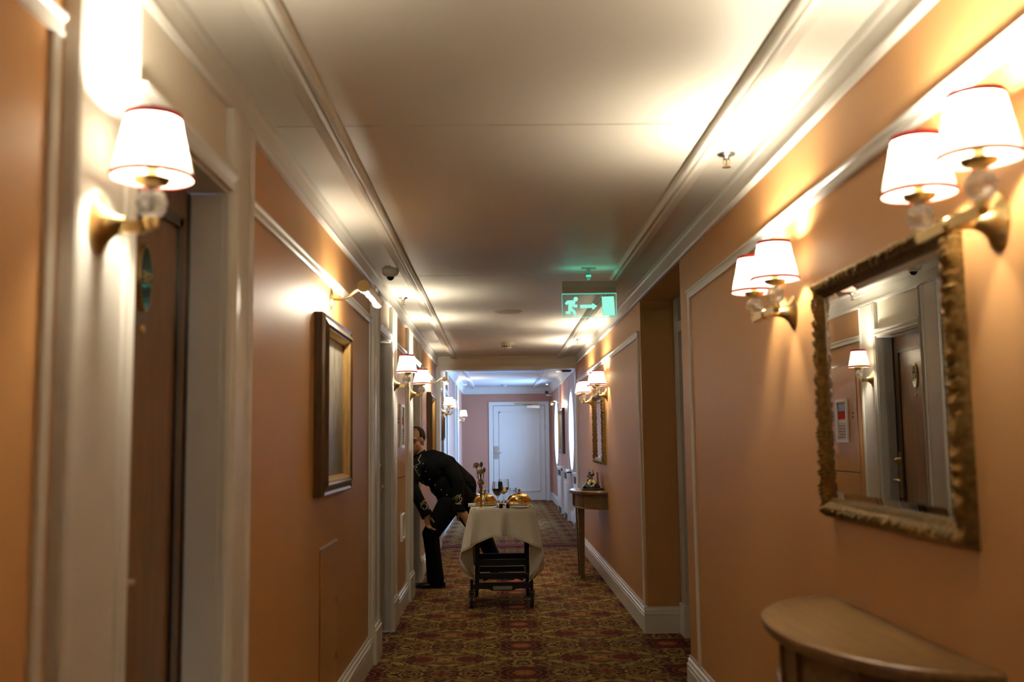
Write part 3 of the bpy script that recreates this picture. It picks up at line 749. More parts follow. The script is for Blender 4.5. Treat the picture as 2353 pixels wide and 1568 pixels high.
# ------------------------------------------------------------------ service hatch, notices on the left wall
sv = thing('service_hatch', 'apricot service door with a framed notice between two sconces', 'service door', (XL, 7.73, 0))
og = sv.location
MB().box(XL, 7.405, .18, XL + .004, 8.055, 1.845).build('rebate', MAT['door_dark'], sv, og)
MB().box(XL, 7.355, .18, XL + .006, 7.405, 1.895).box(XL, 8.055, .18, XL + .006, 8.105, 1.895).box(XL, 7.405, 1.845, XL + .006, 8.055, 1.895).build('door_frame', MAT['hatch'], sv, og)
MB().box(XL, 7.42, 1.02, XL + .010, 8.04, 1.83).build('door_panel', MAT['hatch'], sv, og)
MB().box(XL, 7.42, .18, XL + .010, 8.04, 1.012).build('door_panel', MAT['hatch'], sv, og)
for z in (1.46, 1.43): MB().lathe([(0, 0), (.008, 0), (.008, .004), (0, .004)], (XL + .010, 7.50, z), 12, RX).build('lock', MAT['dark'], sv, og)
def notice(label, y0, y1, z0, z1, x, two):
    n_ = thing('notice_frame', label, 'notice', (x, (y0+y1)/2, (z0+z1)/2)); og = n_.location; t = .022
    for (a, c, b, d) in ((y0, z0, y0+t, z1), (y1-t, z0, y1, z1), (y0+t, z0, y1-t, z0+t), (y0+t, z1-t, y1-t, z1)):
        MB().box(x, a, c, x + .016, b, d).build('frame_rail', MAT['white'], n_, og)
    MB().box(x, y0+t, z0+t, x + .006, y1-t, z1-t).build('print', MAT['paper'], n_, og)
    if two:
        zm = z0 + (z1-z0)*.48; MB().box(x + .006, y0+t, zm - .01, x + .009, y1-t, zm + .01).build('divider', MAT['white'], n_, og)
        MB().box(x + .006, y0+t+.01, zm + .02, x + .007, y1-t-.01, zm + .08).build('picture_block', MAT['red_trim'], n_, og)
        for k in range(5): MB().box(x + .006, y0+t+.012, z0 + .035 + k*.022, x + .007, y1-t-.015-.02*(k % 2), z0 + .045 + k*.022).build('text_line', MAT['table_dark'], n_, og)
        MB().box(x + .006, y0+t+.03, z1 - t - .08, x + .007, y1-t-.03, z1 - t - .02).build('picture_block', MAT['frame_wood'], n_, og)
notice('tall white framed evacuation notice on the service door', 7.60, 7.84, 1.24, 1.575, XL + .0105, True)
notice('low white framed sign near the baseboard of the service door', 7.64, 7.90, .535, .735, XL + .0105, False)
ha = thing('wall_hatch', 'flush apricot hatch in the wall below the nearest painting', 'hatch', (XL, 4.5, 0)); og = ha.location
MB().box(XL, 4.294, .18, XL + .002, 4.726, .823).build('rebate', MAT['table_dark'], ha, og)
MB().box(XL, 4.30, .18, XL + .006, 4.72, .815).build('hatch_door', MAT['hatch'], ha, og)
MB().box(XL, 4.30, .825, XL + .008, 4.72, .835).build('hatch_lip', MAT['white'], ha, og)
for z in (.55, .3): MB().box(XL + .006, 4.69, z, XL + .010, 4.70, z + .025).build('hinge', MAT['brass_dark'], ha, og)

# ------------------------------------------------------------------ ceiling fittings
def sprinkler(label, x, y, z=ZC):
    s = thing('fire_sprinkler', label, 'sprinkler', (x, y, z), group='ceiling sprinklers')
    MBO().lathe([(.034, 0), (.032, -.006), (.014, -.012), (.011, -.022)], (0, 0, 0), 20).build('escutcheon', MAT['steel'], s, smooth=60)
    for sx in (-1, 1): MB().tube([(sx*.010, 0, -.018), (sx*.012, 0, -.034), (sx*.004, 0, -.05)], .002, 6).build('frame_arm', MAT['brass'], s)
    MB().tube([(0, 0, -.018), (0, 0, -.05)], .003, 8).build('bulb', MAT['frame_gold'], s)
    MB().lathe([(0, -.050), (.016, -.050), (.016, -.053), (0, -.053)], (0, 0, 0), 16).build('deflector', MAT['brass_dark'], s)
sprinkler('brass fire sprinkler on the ceiling before the large mirror', .86, 3.62)
sprinkler('fire sprinkler past the dome camera, above the second room door', -.69, 7.22)
sprinkler('fire sprinkler by the rail above the far mirror', .822, 10.24)
dc = thing('dome_camera', 'ivory dome security camera on the ceiling by the rail', 'security camera', (-.656, 6.05, ZC))
MB().lathe([(.050, 0), (.052, -.012), (.046, -.028), (.036, -.036), (.022, -.040)], (0, 0, 0), 28).build('housing', MAT['plastic_w'], dc, smooth=50)
MB().ell((0, 0, -.040), (.024, .024, .026), None, 20, 12).build('dome', MAT['black_gloss'], dc, smooth=180)
MB().lathe([(.024, -.034), (.029, -.034), (.029, -.042), (.024, -.044)], (0, 0, 0), 24).build('ring', MAT['plastic_w'], dc, smooth=50)
sd = thing('smoke_detector', 'white smoke detector on the ceiling before the beam', 'smoke detector', (.096, 10.62, ZC))
MB().lathe([(.066, 0), (.070, -.012), (.068, -.024), (.056, -.029)], (0, 0, 0), 28).build('base', MAT['plastic_w'], sd, smooth=50)
MB().lathe([(.053, -.029), (.050, -.050), (.030, -.064), (0, -.068)], (0, 0, 0), 28).build('sensor', MAT['plastic_w'], sd, smooth=50)
for k in range(12):
    a = 2*pi*k/12; MB().box(-.002, -.006, -.006, .002, .006, .006).build('vent_slot', MAT['dark'], sd).matrix_local = Matrix.Translation((.0515*cos(a), .0515*sin(a), -.041)) @ Matrix.Rotation(a, 4, 'Z')
cs = thing('ceiling_speaker', 'round flush speaker grille in the middle of the ceiling', 'speaker', (.087, 8.06, ZC))
MB().lathe([(.112, 0), (.112, -.004), (.100, -.009), (.094, -.006)], (0, 0, 0), 40).build('rim', MAT['plastic_w'], cs, smooth=50)
MB().lathe([(0, -.003), (.094, -.003), (.094, -.0065), (0, -.0065)], (0, 0, 0), 40).build('grille', MAT['plastic_g'], cs)
sd2 = thing('smoke_detector', 'grey smoke detector on the ceiling beyond the beam', 'smoke detector', (.12, 21.2, ZF))
MB().lathe([(.07, 0), (.072, -.015), (.05, -.03), (.03, -.05), (0, -.052)], (0, 0, 0), 24).build('housing', MAT['plastic_g'], sd2, smooth=50)
def downlight(label, x, y):
    d = thing('recessed_downlight', label, 'downlight', (x, y, ZF), group='recessed downlights beyond the beam')
    MBO().lathe([(.05, -.001), (.05, -.004), (.040, -.007), (.036, -.002)], (0, 0, 0), 24).build('rim', MAT['chrome'], d, smooth=50)
    MB().lathe([(0, -.001), (.036, -.001), (.036, -.004), (0, -.004)], (0, 0, 0), 24).build('lens', MAT['downlight'], d)
downlight('recessed downlight in front of the nearer oval window', 1.04, 17.4)
downlight('recessed downlight near the corner by the end wall', 1.03, 21.2)
downlight('recessed downlight by the rail above the last sconce', -.70, 21.0)
al = thing('fire_alarm_sounder', 'dark red alarm box hanging behind the beam', 'alarm', (.86, 12.53, 2.2))
MB().box(-.065, -.01, -.035, .065, .05, .03).build('body', MAT['red_box'], al); MB().box(-.055, 0, -.05, .055, .045, -.035).build('sounder', MAT['red_box'], al)
MB().box(-.05, -.012, .03, .05, .05, .045).build('base', MAT['dark'], al)
cc = thing('security_camera', 'small black camera on a bracket high in the end corner', 'security camera', (1.06, 21.6, 2.33))
MB().box(-.055, -.06, -.02, .02, .06, .045).tube([(-.018, -.06, .012), (-.018, -.085, .012)], .022, 12).build('camera_body', MAT['black_gloss'], cc)
MB().box(-.03, -.02, -.055, .11, .02, -.04).tube([(-.01, 0, -.045), (-.01, 0, -.01)], .01, 8).build('bracket', MAT['steel'], cc)

# exit sign
ex = thing('exit_sign', 'glowing green running man exit sign hanging from the ceiling', 'exit sign', (.562, 6.05, ZC), radians(-1.5))
MB().box(-.045, -.02, -.006, .045, .02, 0).build('ceiling_plate', MAT['plastic_g'], ex)
MB().tube([(0, 0, 0), (0, 0, -.085)], .012, 12).build('stem', MAT['plastic_g'], ex)
MB().lathe([(.015, -.045), (.017, -.050), (.015, -.056)], (0, 0, 0), 16).build('stem_collar', MAT['signedge'], ex)
MB().prism([(-.028, -.085), (.028, -.085), (.030, -.125), (.022, -.158), (-.022, -.158), (-.030, -.125)], lambda p, q, t: (t, p, q), -.165, .165).build('housing', MAT['plastic_g'], ex)
pl = MB().box(-.167, -.004, -.308, .167, .004, -.158).build('sign_plate', MAT['signplate'], ex)
t = .0022
for (x0, z0, x1, z1) in ((-.167, -.308, .167, -.308+t), (-.167, -.160-t, .167, -.160), (-.167, -.308, -.167+t, -.158), (.167-t, -.308, .167, -.158)):
    MB().box(x0, -.0046, z0, x1, .0046, z1).build('lit_edge', MAT['signedge'], pl)
def flat(poly, name):
    MB().prism(poly, lambda p, q, t: (p, t, q), -.0062, .0062).build(name, MAT['signglow'], pl)
def pxs(L): return [(-.167 + (a-183)*.334/572, -.158 - (b - (518 - (a-183)*.033))*.150/258) for a, b in L]
flat(pxs([(328 + 24*cos(2*pi*k/20), 573 + 24*sin(2*pi*k/20)) for k in range(20)]), 'running_man_head')
flat(pxs([(238,590),(300,586),(325,604),(318,632),(344,630),(346,660),(306,662),(290,640),(292,672),(334,712),(332,752),(300,752),(300,724),(268,690),(276,705),(274,734),(222,732),(220,706),(246,704),(248,655),(250,622),(232,640),(212,618)]), 'running_man_body')
flat(pxs([(372,634),(498,628),(498,612),(552,640),(516,680),(498,676),(498,662),(374,670)]), 'arrow')
flat(pxs([(602,542),(728,536),(738,736),(608,742)]), 'doorway_symbol')
L = bpy.data.lights.new('sign_light', 'AREA'); L.shape = 'RECTANGLE'; L.size = .30; L.size_y = .012; L.energy = .035; L.color = (.10, .95, .66)
for s, nm in ((1, 'sign_light'), (-1, 'sign_light')):
    lo = bpy.data.objects.new(nm, L); col.objects.link(lo); lo.parent = ex; lo.location = (0, s*.020, -.082); lo.rotation_euler = (radians(180 - s*25), 0, 0)

# radiator covers under the windows
def radiator(label, y0, y1):
    x0, x1 = XRF, 1.095
    r = thing('radiator_cover', label, 'radiator cover', (XRF, (y0+y1)/2, 0), group='white radiator covers under the windows'); og = r.location
    MB().box(x1 - .012, y0 - .015, .79, x0, y1 + .015, .82).build('shelf', MAT['white'], r, og)
    MB().box(x1, y0, .10, x0, y1, .66).box(x1, y0, .66, x0, y0 + .06, .79).box(x1, y1 - .06, .66, x0, y1, .79).box(x1, y0, .765, x0, y1, .79).box(x1, y0, 0, x0, y0 + .06, .1).box(x1, y1 - .06, 0, x0, y1, .1).build('casing', MAT['white'], r, og)
    MB().box(x1 + .012, y0 + .06, .66, x0, y1 - .06, .765).build('vent', MAT['dark'], r, og); MB().box(x1 + .012, y0 + .06, 0, x0, y1 - .06, .1).build('vent', MAT['dark'], r, og)
    MB().box(x1 - .006, y0 + .09, .16, x1, y1 - .09, .60).build('panel', MAT['white'], r, og)
radiator('white radiator cover just behind the far console', 13.85, 14.9)
radiator('white radiator cover between the two oval windows', 16.3, 17.15)
radiator('white radiator cover farthest along, towards the end door', 17.9, 18.95)
mb = MB()
for y in (15.15, 16.75, 19.2): upright('R', XRF, bead(y), .172, ZF - .15, mb)
trim(mb, 'white upright beads between the oval windows', 'moulding')

# ------------------------------------------------------------------ room service trolley
TZ = .757
tx0, tx1, ty0, ty1 = -.233, .267, 7.76, 8.56
tr = thing('service_trolley', 'black metal room service trolley under the white cloth', 'trolley', (.015, 8.16, 0)); og = tr.location
MB().box(tx0 + .01, ty0 + .01, TZ - .028, tx1 - .01, ty1 - .01, TZ - .004).build('table_top', MAT['table_dark'], tr, og)
for x in (-.185, .212):
    for y in (7.97, 8.40): MB().box(x - .014, y - .02, .16, x + .014, y + .02, TZ - .028).build('leg', MAT['black_metal'], tr, og)
    MB().box(x - .016, 7.90, .21, x + .016, 8.48, .25).build('side_rail', MAT['black_metal'], tr, og)
for y in (7.97, 8.40):
    MB().box(-.171, y - .012, .309, .198, y + .012, .357).build('cross_bar', MAT['black_metal'], tr, og)
    MB().box(-.20, y - .018, .208, .228, y + .018, .252).build('cross_bar', MAT['black_metal'], tr, og)
MB().prism([(-.215, .17), (-.16, .185), (.19, .185), (.245, .17), (.245, .14), (.12, .138), (.10, .125), (-.07, .125), (-.09, .138), (-.215, .14)], lambda p, q, t: (p, t, q), 7.90, 7.93).build('bumper_bar', MAT['black_metal'], tr, og)
MB().box(-.06, 7.893, .133, .09, 7.899, .160).build('label_plate', MAT['label_plate'], tr, og)
MB().tube([(-.13, 7.95, .20), (.02, 8.2, .235), (.17, 7.95, .20)], .008, 8).build('pedal_bar', MAT['black_metal'], tr, og)
for x, y in ((-.226, 7.89), (.240, 7.88), (-.20, 8.46), (.224, 8.46)):
    wc = MB().prism([(.058*cos(2*pi*k/24), .058 + .058*sin(2*pi*k/24)) for k in range(24)], lambda p, q, t: (x + t, y + p, q), -.013, .013).build('caster_wheel', MAT['rubber'], tr, og)
    MB().prism([(.026*cos(2*pi*k/16), .058 + .026*sin(2*pi*k/16)) for k in range(16)], lambda p, q, t: (x + t, y + p, q), -.018, .018).build('hub', MAT['chrome'], wc, og)
    MB().box(x - .020, y - .022, .055, x - .016, y + .022, .128).box(x + .016, y - .022, .055, x + .020, y + .022, .128).box(x - .02, y - .022, .122, x + .02, y + .022, .132).tube([(x, y, .13), (x, y, .215)], .013, 10).build('caster_fork', MAT['black_metal'], tr, og)
# cloth ------------------------------------------------------------
def cloth():
    b = []      # (edge point, hem point) around the table, counter-clockwise from above, starting at the front near-left corner
    def ln(a, c, t): return a + (c - a)*t
    n = 26
    for k in range(n + 1):                                            # front, left to right
        t = k/n; x = ln(tx0, tx1, t); u = 2*t - 1
        z = .553 - .105*max(0, (abs(u) - .28)/.72)**1.35
        hx = ln(tx0, tx1, t) + u*.062*abs(u)**1.5 + .004*sin(t*31); hy = ty0 - .022 - .034*abs(u)**2 - .017*sin(t*17 + .6) - .010*sin(t*29)
        b.append(((x, ty0), (hx, hy, z)))
    Cx, Cy = tx1, ty0
    b += [((Cx, Cy), (.330, 7.715, .40)), ((Cx, Cy), (.285, 7.78, .29)), ((Cx, Cy), (.218, 7.85, .195)), ((Cx, Cy), (.275, 7.86, .235)), ((Cx, Cy), (.338, 7.90, .29))]
    for k in range(n + 1):
        t = k/n; y = ln(ty0, ty1, t)
        b.append(((tx1, y), (.335 + .016*sin(t*23), ln(7.93, 8.42, t), .30 + .03*sin(t*pi) + .01*sin(t*19))))
    b += [((tx1, ty1), (.31, 8.50, .26)), ((tx1, ty1), (.25, 8.52, .22)), ((tx1, ty1), (.28, 8.60, .35))]
    for k in range(n + 1):
        t = k/n; x = ln(tx1, tx0, t); u = 2*t - 1
        b.append(((x, ty1), (x - u*.03*abs(u), ty1 + .03 + .012*sin(t*21), .58 - .15*max(0, (abs(u) - .3)/.7)**1.5)))
    b += [((tx0, ty1), (-.25, 8.60, .35)), ((tx0, ty1), (-.21, 8.52, .24)), ((tx0, ty1), (-.27, 8.50, .28))]
    for k in range(n + 1):
        t = k/n; y = ln(ty1, ty0, t)
        b.append(((tx0, y), (-.318 - .016*sin(t*23), ln(8.42, 7.93, t), .315 + .03*sin(t*pi) + .01*sin(t*19))))
    Cx, Cy = tx0, ty0
    b += [((Cx, Cy), (-.322, 7.90, .30)), ((Cx, Cy), (-.262, 7.86, .25)), ((Cx, Cy), (-.207, 7.85, .228)), ((Cx, Cy), (-.262, 7.78, .31)), ((Cx, Cy), (-.305, 7.715, .40))]
    N = len(b); R = 12; vs = []; fs = []
    for (ex, ey), (hx, hy, hz) in b:
        for r in range(R + 1):
            t = r/R; e = t**.85
            vs.append((ex + (hx-ex)*e, ey + (hy-ey)*e, TZ - (TZ-hz)*t - .004*(1 - t)*(t > 0)))
    for i in range(N):
        j = (i + 1) % N
        for r in range(R): fs.append((i*(R+1)+r, j*(R+1)+r, j*(R+1)+r+1, i*(R+1)+r+1))
    top = len(vs); g = 8
    mb = MBO().add(vs, fs)
    mb.add([(tx0, ty0, TZ), (tx1, ty0, TZ), (tx1, ty1, TZ), (tx0, ty1, TZ)], [(0, 1, 2, 3)])
    return mb, b
cm, cb = cloth()
tc_ = cm.build('tablecloth', MAT['linen'], None, (.015, 8.16, 0), smooth=24); tc_.location = (.015, 8.16, 0)
sol = tc_.modifiers.new('thickness', 'SOLIDIFY'); sol.thickness = .0016
tag(tc_, 'white linen cloth draped over the trolley, folded at the corners', 'tablecloth')
hem = MB(); hem.tube([Vector(h) for _, h in cb] + [Vector(cb[0][1])], .0022, 5)
hem.build('hem', MAT['linen'], tc_, (.015, 8.16, 0), smooth=60)

# things on the trolley ----------------------------------------------------
T = TZ + .001
def cloche(label, x, y):
    c = thing('cloche', label, 'cloche', (x, y, T), group='golden cloches on the trolley')
    MB().lathe([(0, 0), (.070, 0), (.104, .008), (.108, .012), (.104, .013), (.070, .005), (0, .005)], (0, 0, 0), 40).build('plate', MAT['porcelain'], c, smooth=60)
    MBO().lathe([(.101, .014), (.103, .016), (.102, .024), (.098, .026), (.096, .032), (.098, .036), (.093, .056), (.082, .078), (.062, .092), (.036, .099), (.014, .102), (0, .102)], (0, 0, 0), 48).build('dome', MAT['gilt_cloche'], c, smooth=60)
    MB().lathe([(.018, .101), (.020, .104), (.006, .107), (.005, .114), (.012, .121), (.013, .128), (.006, .136), (0, .140)], (0, 0, 0), 20).build('knob', MAT['brass_dark'], c, smooth=60)
cloche('golden cloche behind the flower vase', -.126, 8.25)
cloche('golden cloche behind the white plate', .157, 8.22)
def wine_glass(label, x, y, wine, s=1.0, fill=.55):
    g = thing('wine_glass', label, 'wine glass', (x, y, T))
    pr = [(0, 0), (.034, 0), (.034, .002), (.010, .006), (.0045, .014), (.004, .085), (.010, .092), (.028, .106), (.040, .128), (.0435, .150), (.042, .175), (.037, .205)]
    inner = [(.0362, .205), (.0410, .175), (.0424, .150), (.0389, .128), (.0268, .1075), (.009, .095), (0, .094)]
    MBO().lathe([(r*s, z*s) for r, z in pr + inner], (0, 0, 0), 32).build('glass', MAT['glass'], g, smooth=60)
    zt = .1 + .1*fill
    wp = [(0, .0955), (.0088, .0962), (.0262, .1085), (.0382, .1285)]
    if zt > .15: wp += [(.0417, .150), (.0415, zt), (0, zt)]
    else: wp += [(.040, zt), (0, zt)]
    MB().lathe([(r*s*.99, z*s) for r, z in wp], (0, 0, 0), 28).build('wine', wine, g, smooth=50)
wine_glass('glass of dark red wine in front on the trolley', -.017, 8.0, MAT['redwine'], 1.0, .5)
wine_glass('glass of pale amber wine behind the red one', .032, 8.24, MAT['whitewine'], 1.05, .42)
def tumbler(label, x, y, h):
    g = thing('tumbler', label, 'glass')
    g.location = (x, y, T)
    MBO().lathe([(0, 0), (.027, 0), (.031, h), (.0298, h), (.0258, .008), (0, .008)], (0, 0, 0), 28).build('glass', MAT['glass'], g, smooth=50)
    MB().lathe([(0, .0085), (.0255, .0085), (.0278, h*.5), (0, h*.5)], (0, 0, 0), 24).build('water', MAT['glass'], g, smooth=50)
tumbler('water tumbler standing behind the cloche by the flowers', -.125, 8.46, .125)
tumbler('water tumbler standing behind the amber wine', .112, 8.44, .135)
va = thing('bud_vase', 'slim brass bud vase at the front corner of the trolley', 'vase', (-.147, 7.93, T))
MBO().lathe([(0, 0), (.024, 0), (.024, .004), (.012, .010), (.0105, .025), (.0105, .150), (.013, .162), (.012, .162), (.0095, .150), (.0095, .02), (0, .018)], (0, 0, 0), 24).build('body', MAT['brass'], va, smooth=50)
gl = thing('glass_cruet', 'slim clear glass cruet beside the bud vase', 'cruet', (-.112, 7.95, T))
MBO().lathe([(0, 0), (.013, 0), (.013, .10), (.008, .12), (.008, .13), (.0065, .13), (.0065, .118), (.0115, .098), (.0115, .006), (0, .006)], (0, 0, 0), 20).build('bottle', MAT['glass'], gl, smooth=50)
MB().ell((0, 0, .138), (.009, .009, .011)).build('stopper', MAT['crystal'], gl)
random.seed(4)
def carnation(label, top, bud=False):
    f = thing('carnation', label, 'flower', (-.147, 7.93, T + .02), group='apricot carnations in the bud vase')
    tx, ty, tz = top[0] + .147, top[1] - 7.93, top[2] - T - .02
    MB().tube([(0, 0, 0), (tx*.15, ty*.2, tz*.35), (tx*.55, ty*.6, tz*.7), (tx, ty, tz)], .0034, 6).build('stem', MAT['stem'], f)
    MB().lathe([(0, -.012), (.006, -.010), (.008, 0), (.006, .004)], (tx, ty, tz), 10).build('calyx', MAT['stem'], f, smooth=60)
    if bud: MB().ell((tx, ty, tz + .010), (.013, .013, .020), None, 10, 8).build('bud', MAT['stem'], f, smooth=60)
    else:
        mb = MBO()
        for r in range(4):
            for k in range(10):
                a = 2*pi*(k + r*.4)/10; el = radians(-12 + r*27); rr = .033 - r*.001
                d = Vector((cos(a)*cos(el), sin(a)*cos(el), sin(el))); s_ = Vector((-sin(a), cos(a), 0))
                c = Vector((tx, ty, tz + .002)); p = c + d*rr; j = Vector((random.uniform(-.003, .003), random.uniform(-.003, .003), random.uniform(-.003, .003)))
                mb.add([c - s_*.002, c + s_*.002, c + d*rr*.6 + s_*.015 + j, p + s_*.011, p + j + Vector((0, 0, .004)), p - s_*.011, c + d*rr*.6 - s_*.015 - j], [(0, 1, 2, 3, 4, 5, 6)])
        mb.build('petals', MAT['bloom'], f)
    for k in range(2):
        a = random.uniform(0, 2*pi); c = Vector((tx*.4, ty*.4, tz*(.45 + .2*k))); d = Vector((cos(a)*.6, sin(a)*.6, .8)).normalized()
        s_ = d.cross(Vector((0, 0, 1))).normalized()
        MBO().add([c, c + d*.035 + s_*.007, c + d*.07, c + d*.035 - s_*.007], [(0, 1, 2, 3)]).build('leaf', MAT['stem'], f)
carnation('highest apricot carnation, leaning away from the wine', (-.182, 7.93, 1.082))
carnation('apricot carnation halfway up the spray', (-.150, 7.915, 1.028))
carnation('lowest apricot carnation just above the vase rim', (-.150, 7.915, .950))
carnation('closed carnation bud at the very top of the spray', (-.143, 7.935, 1.092), True)
carnation('closed carnation bud on the side towards the wine', (-.122, 7.935, 1.048), True)
def shaker(label, x, y, fillmat):
    g = thing('shaker', label, 'shaker', (x, y, T))
    MBO().lathe([(0, 0), (.015, 0), (.016, .003), (.013, .045), (.0115, .045), (.0142, .004), (0, .004)], (0, 0, 0), 12).build('glass', MAT['glass'], g)
    MB().lathe([(0, .0045), (.0138, .0045), (.0122, .038), (0, .038)], (0, 0, 0), 12).build('filling', fillmat, g)
    MB().lathe([(.0135, .044), (.0145, .046), (.013, .056), (.006, .062), (0, .063)], (0, 0, 0), 16).build('cap', MAT['chrome'], g, smooth=50)
shaker('dark pepper shaker below the red wine', .008, 7.86, MAT['stem'])
shaker('white salt shaker beside the pepper', .062, 7.86, MAT['porcelain'])
pt = thing('side_plate', 'white plate at the front corner of the trolley', 'plate', (.158, 7.90, T))
MBO().lathe([(0, 0), (.045, 0), (.074, .010), (.078, .013), (.074, .014), (.044, .004), (0, .004)], (0, 0, 0), 40).build('dish', MAT['porcelain'], pt, smooth=60)
kn = thing('butter_knife', 'butter knife lying on the white plate', 'knife', (.158, 7.90, T + .0155), radians(20))
MB().box(-.07, -.004, 0, 0, .004, .004).build('handle', MAT['steel'], kn); MB().box(0, -.006, .001, .07, .005, .003).build('blade', MAT['chrome'], kn)
def napkin(label, x, y, l, r, rz, cap):
    g = thing('napkin', label, 'napkin', (x, y, T), rz)
    mb = MB(); n = 40; pts = [((r*(1 - .5*k/n))*cos(k*.35), (r*(1 - .5*k/n))*sin(k*.35) + r) for k in range(n)]
    MB().tube([(-l/2, 0, r), (l/2, 0, r)], r, 18).build('roll', MAT['porcelain'], g, smooth=50)
    MB().tube([(-l*.1, 0, r), (l*.1, 0, r)], r*1.08, 18).build('band', MAT['linen'], g, smooth=50)
napkin('rolled white napkin beside the cloche by the waiter', -.225, 8.12, .06, .015, 0, True)
napkin('rolled white napkin at the plate edge of the trolley', .236, 8.02, .10, .012, radians(80), True)
for i, (x, lab) in enumerate(((-.205, 'fork nearest the front cloth corner below the vase'), (-.190, 'second fork beside the vase'))):
    g = thing('fork', lab, 'fork', (x, 7.82, T))
    MB().box(-.003, -.045, 0, .003, .04, .003).build('handle', MAT['chrome'], g)
    MB().box(-.009, .04, 0, .009, .055, .003).box(-.009, .055, 0, -.006, .085, .003).box(-.002, .055, 0, .002, .085, .003).box(.006, .055, 0, .009, .085, .003).build('tines', MAT['chrome'], g)

# ------------------------------------------------------------------ the waiter
MAT['skin'] = plain('skin', (.44, .225, .125), .5, 0, .4, .08, 30)
MAT['cloth_black'] = plain('black_wool', (.0035, .0038, .0042), .9, 0, .12, .25, 60, .2, 400)
MAT['hair'] = plain('dark_combed_hair', (.022, .014, .008), .62, 0, .12, .4, 30, .3, 60, (6, 1, 6))
MAT['embroidery'] = plain('gold_embroidery', (.34, .27, .15), .5, .3, .5, .2, 120)
MAT['shoe'] = plain('black_leather', (.010, .009, .008), .3, 0, .5, .2, 30)
MAT['eye'] = plain('eye_white', (.26, .22, .19), .3, 0, .5, .03, 10)
MAT['iris'] = plain('dark_iris', (.02, .012, .008), .2, 0, .5, .1, 10)
PO = Vector((-.45, 9.0, 0))
W_ = Vector
HC = W_((-.752, 8.96, 1.298))                                  # head centre
hf = W_((-.34, -.93, -.14)).normalized(); hu = (W_((.10, -.06, 1)) - hf*W_((.10, -.06, 1)).dot(hf)).normalized(); hr = hf.cross(hu).normalized()
HR = Matrix((hr, hf, hu)).transposed()                         # local x = right of head, y = forward, z = up
def H(x, y, z): return HC + HR @ W_((x, y, z))
def body():
    b = MB()
    # torso
    neck = W_((-.700, 9.00, 1.150)); chest = W_((-.585, 8.99, 1.045)); mid = W_((-.485, 9.00, .915)); pel = W_((-.385, 9.04, .775))
    tz = (neck - pel).normalized(); tf = W_((-.45, -.88, -.1)); tf = (tf - tz*tf.dot(tz)).normalized(); tx = tf.cross(tz).normalized()
    TR = Matrix((tx, tf, tz)).transposed()
    b.ell(chest, (.185, .128, .150), TR, 24, 16); b.ell(chest.lerp(neck, .5), (.155, .105, .10), TR, 20, 12)
    b.ell(mid, (.155, .120, .140), TR, 22, 14); b.ell(pel, (.160, .135, .125), TR, 22, 14)
    b.ell(pel + W_((.045, .02, .01)), (.120, .125, .115), None, 20, 12)
    b.ell(mid.lerp(pel, .5), (.155, .125, .12), TR, 20, 12)
    b.caps_tube(W_((-.50, 9.07, 1.06)), W_((-.335, 9.10, .885)), .115, .128); b.caps_tube(W_((-.335, 9.10, .885)), W_((-.335, 9.09, .74)), .128, .118)
    sr = W_((-.745, 8.885, 1.070)); sl = W_((-.455, 8.90, 1.085))                       # his right (image left) and left shoulders
    b.caps_tube(chest.lerp(neck, .55), sr, .095, .072); b.caps_tube(chest.lerp(neck, .35), sl, .10, .080)
    # arms (sleeves)
    er, wr = W_((-.775, 8.835, .905)), W_((-.655, 8.775, .690)); el_, wl = W_((-.365, 8.83, .935)), W_((-.358, 8.80, .725))
    for s_, e_, w_ in ((sr, er, wr), (sl, el_, wl)):
        b.caps_tube(s_, e_, .070, .056); b.caps_tube(e_, w_, .056, .046)
    b.caps_tube(wr, wr + (wr-er).normalized()*.02, .049, .049); b.caps_tube(wl, wl + (wl-el_).normalized()*.02, .049, .049)
    # jacket skirt over the hip
    b.caps_tube(mid + W_((.05, .0, -.06)), pel + W_((.09, .02, -.04)), .12, .115)
    # legs
    hR, kR, aR = W_((-.450, 8.98, .73)), W_((-.612, 8.93, .475)), W_((-.577, 9.00, .10))
    hL, kL, aL = W_((-.315, 9.10, .70)), W_((-.150, 9.32, .41)), W_((-.035, 9.52, .12))
    b.caps_tube(hR, kR, .108, .078); b.caps_tube(kR, kR.lerp(aR, .4), .074, .070); b.caps_tube(kR.lerp(aR, .4), aR + W_((0, 0, -.03)), .068, .078)
    b.caps_tube(hL, kL, .115, .080); b.caps_tube(kL, kL.lerp(aL, .4), .078, .072); b.caps_tube(kL.lerp(aL, .4), aL + W_((.01, .02, -.03)), .070, .080)
    # neck and head
    b.caps_tube(neck + W_((.0, .0, -.02)), H(.0, -.03, -.075), .058, .052)
    b.ell(H(0, -.018, .030), (.076, .096, .088), HR, 24, 16)                            # cranium
    b.ell(H(0, .022, -.035), (.062, .066, .082), HR, 22, 14)                            # face
    b.ell(H(0, .035, -.088), (.040, .040, .030), HR, 16, 10)                            # chin
    b.ell(H(0, .072, .028), (.052, .020, .014), HR, 16, 8)                              # brow
    b.caps_tube(H(0, .080, .012), H(0, .100, -.028), .0085, .0125); b.ell(H(-.012, .088, -.031), .009); b.ell(H(.012, .088, -.031), .009)
    for sx in (-1, 1):
        b.ell(H(sx*.046, .056, -.022), (.020, .020, .022), HR, 12, 8)                   # cheek
        b.ell(H(sx*.077, -.012, -.008), (.008, .020, .032), HR, 12, 8); b.ell(H(sx*.076, -.006, -.032), (.007, .011, .013), HR, 10, 6)   # ear
    b.ell(H(0, .083, -.056), (.022, .009, .006), HR, 12, 6); b.ell(H(0, .080, -.066), (.020, .009, .006), HR, 12, 6)                      # lips
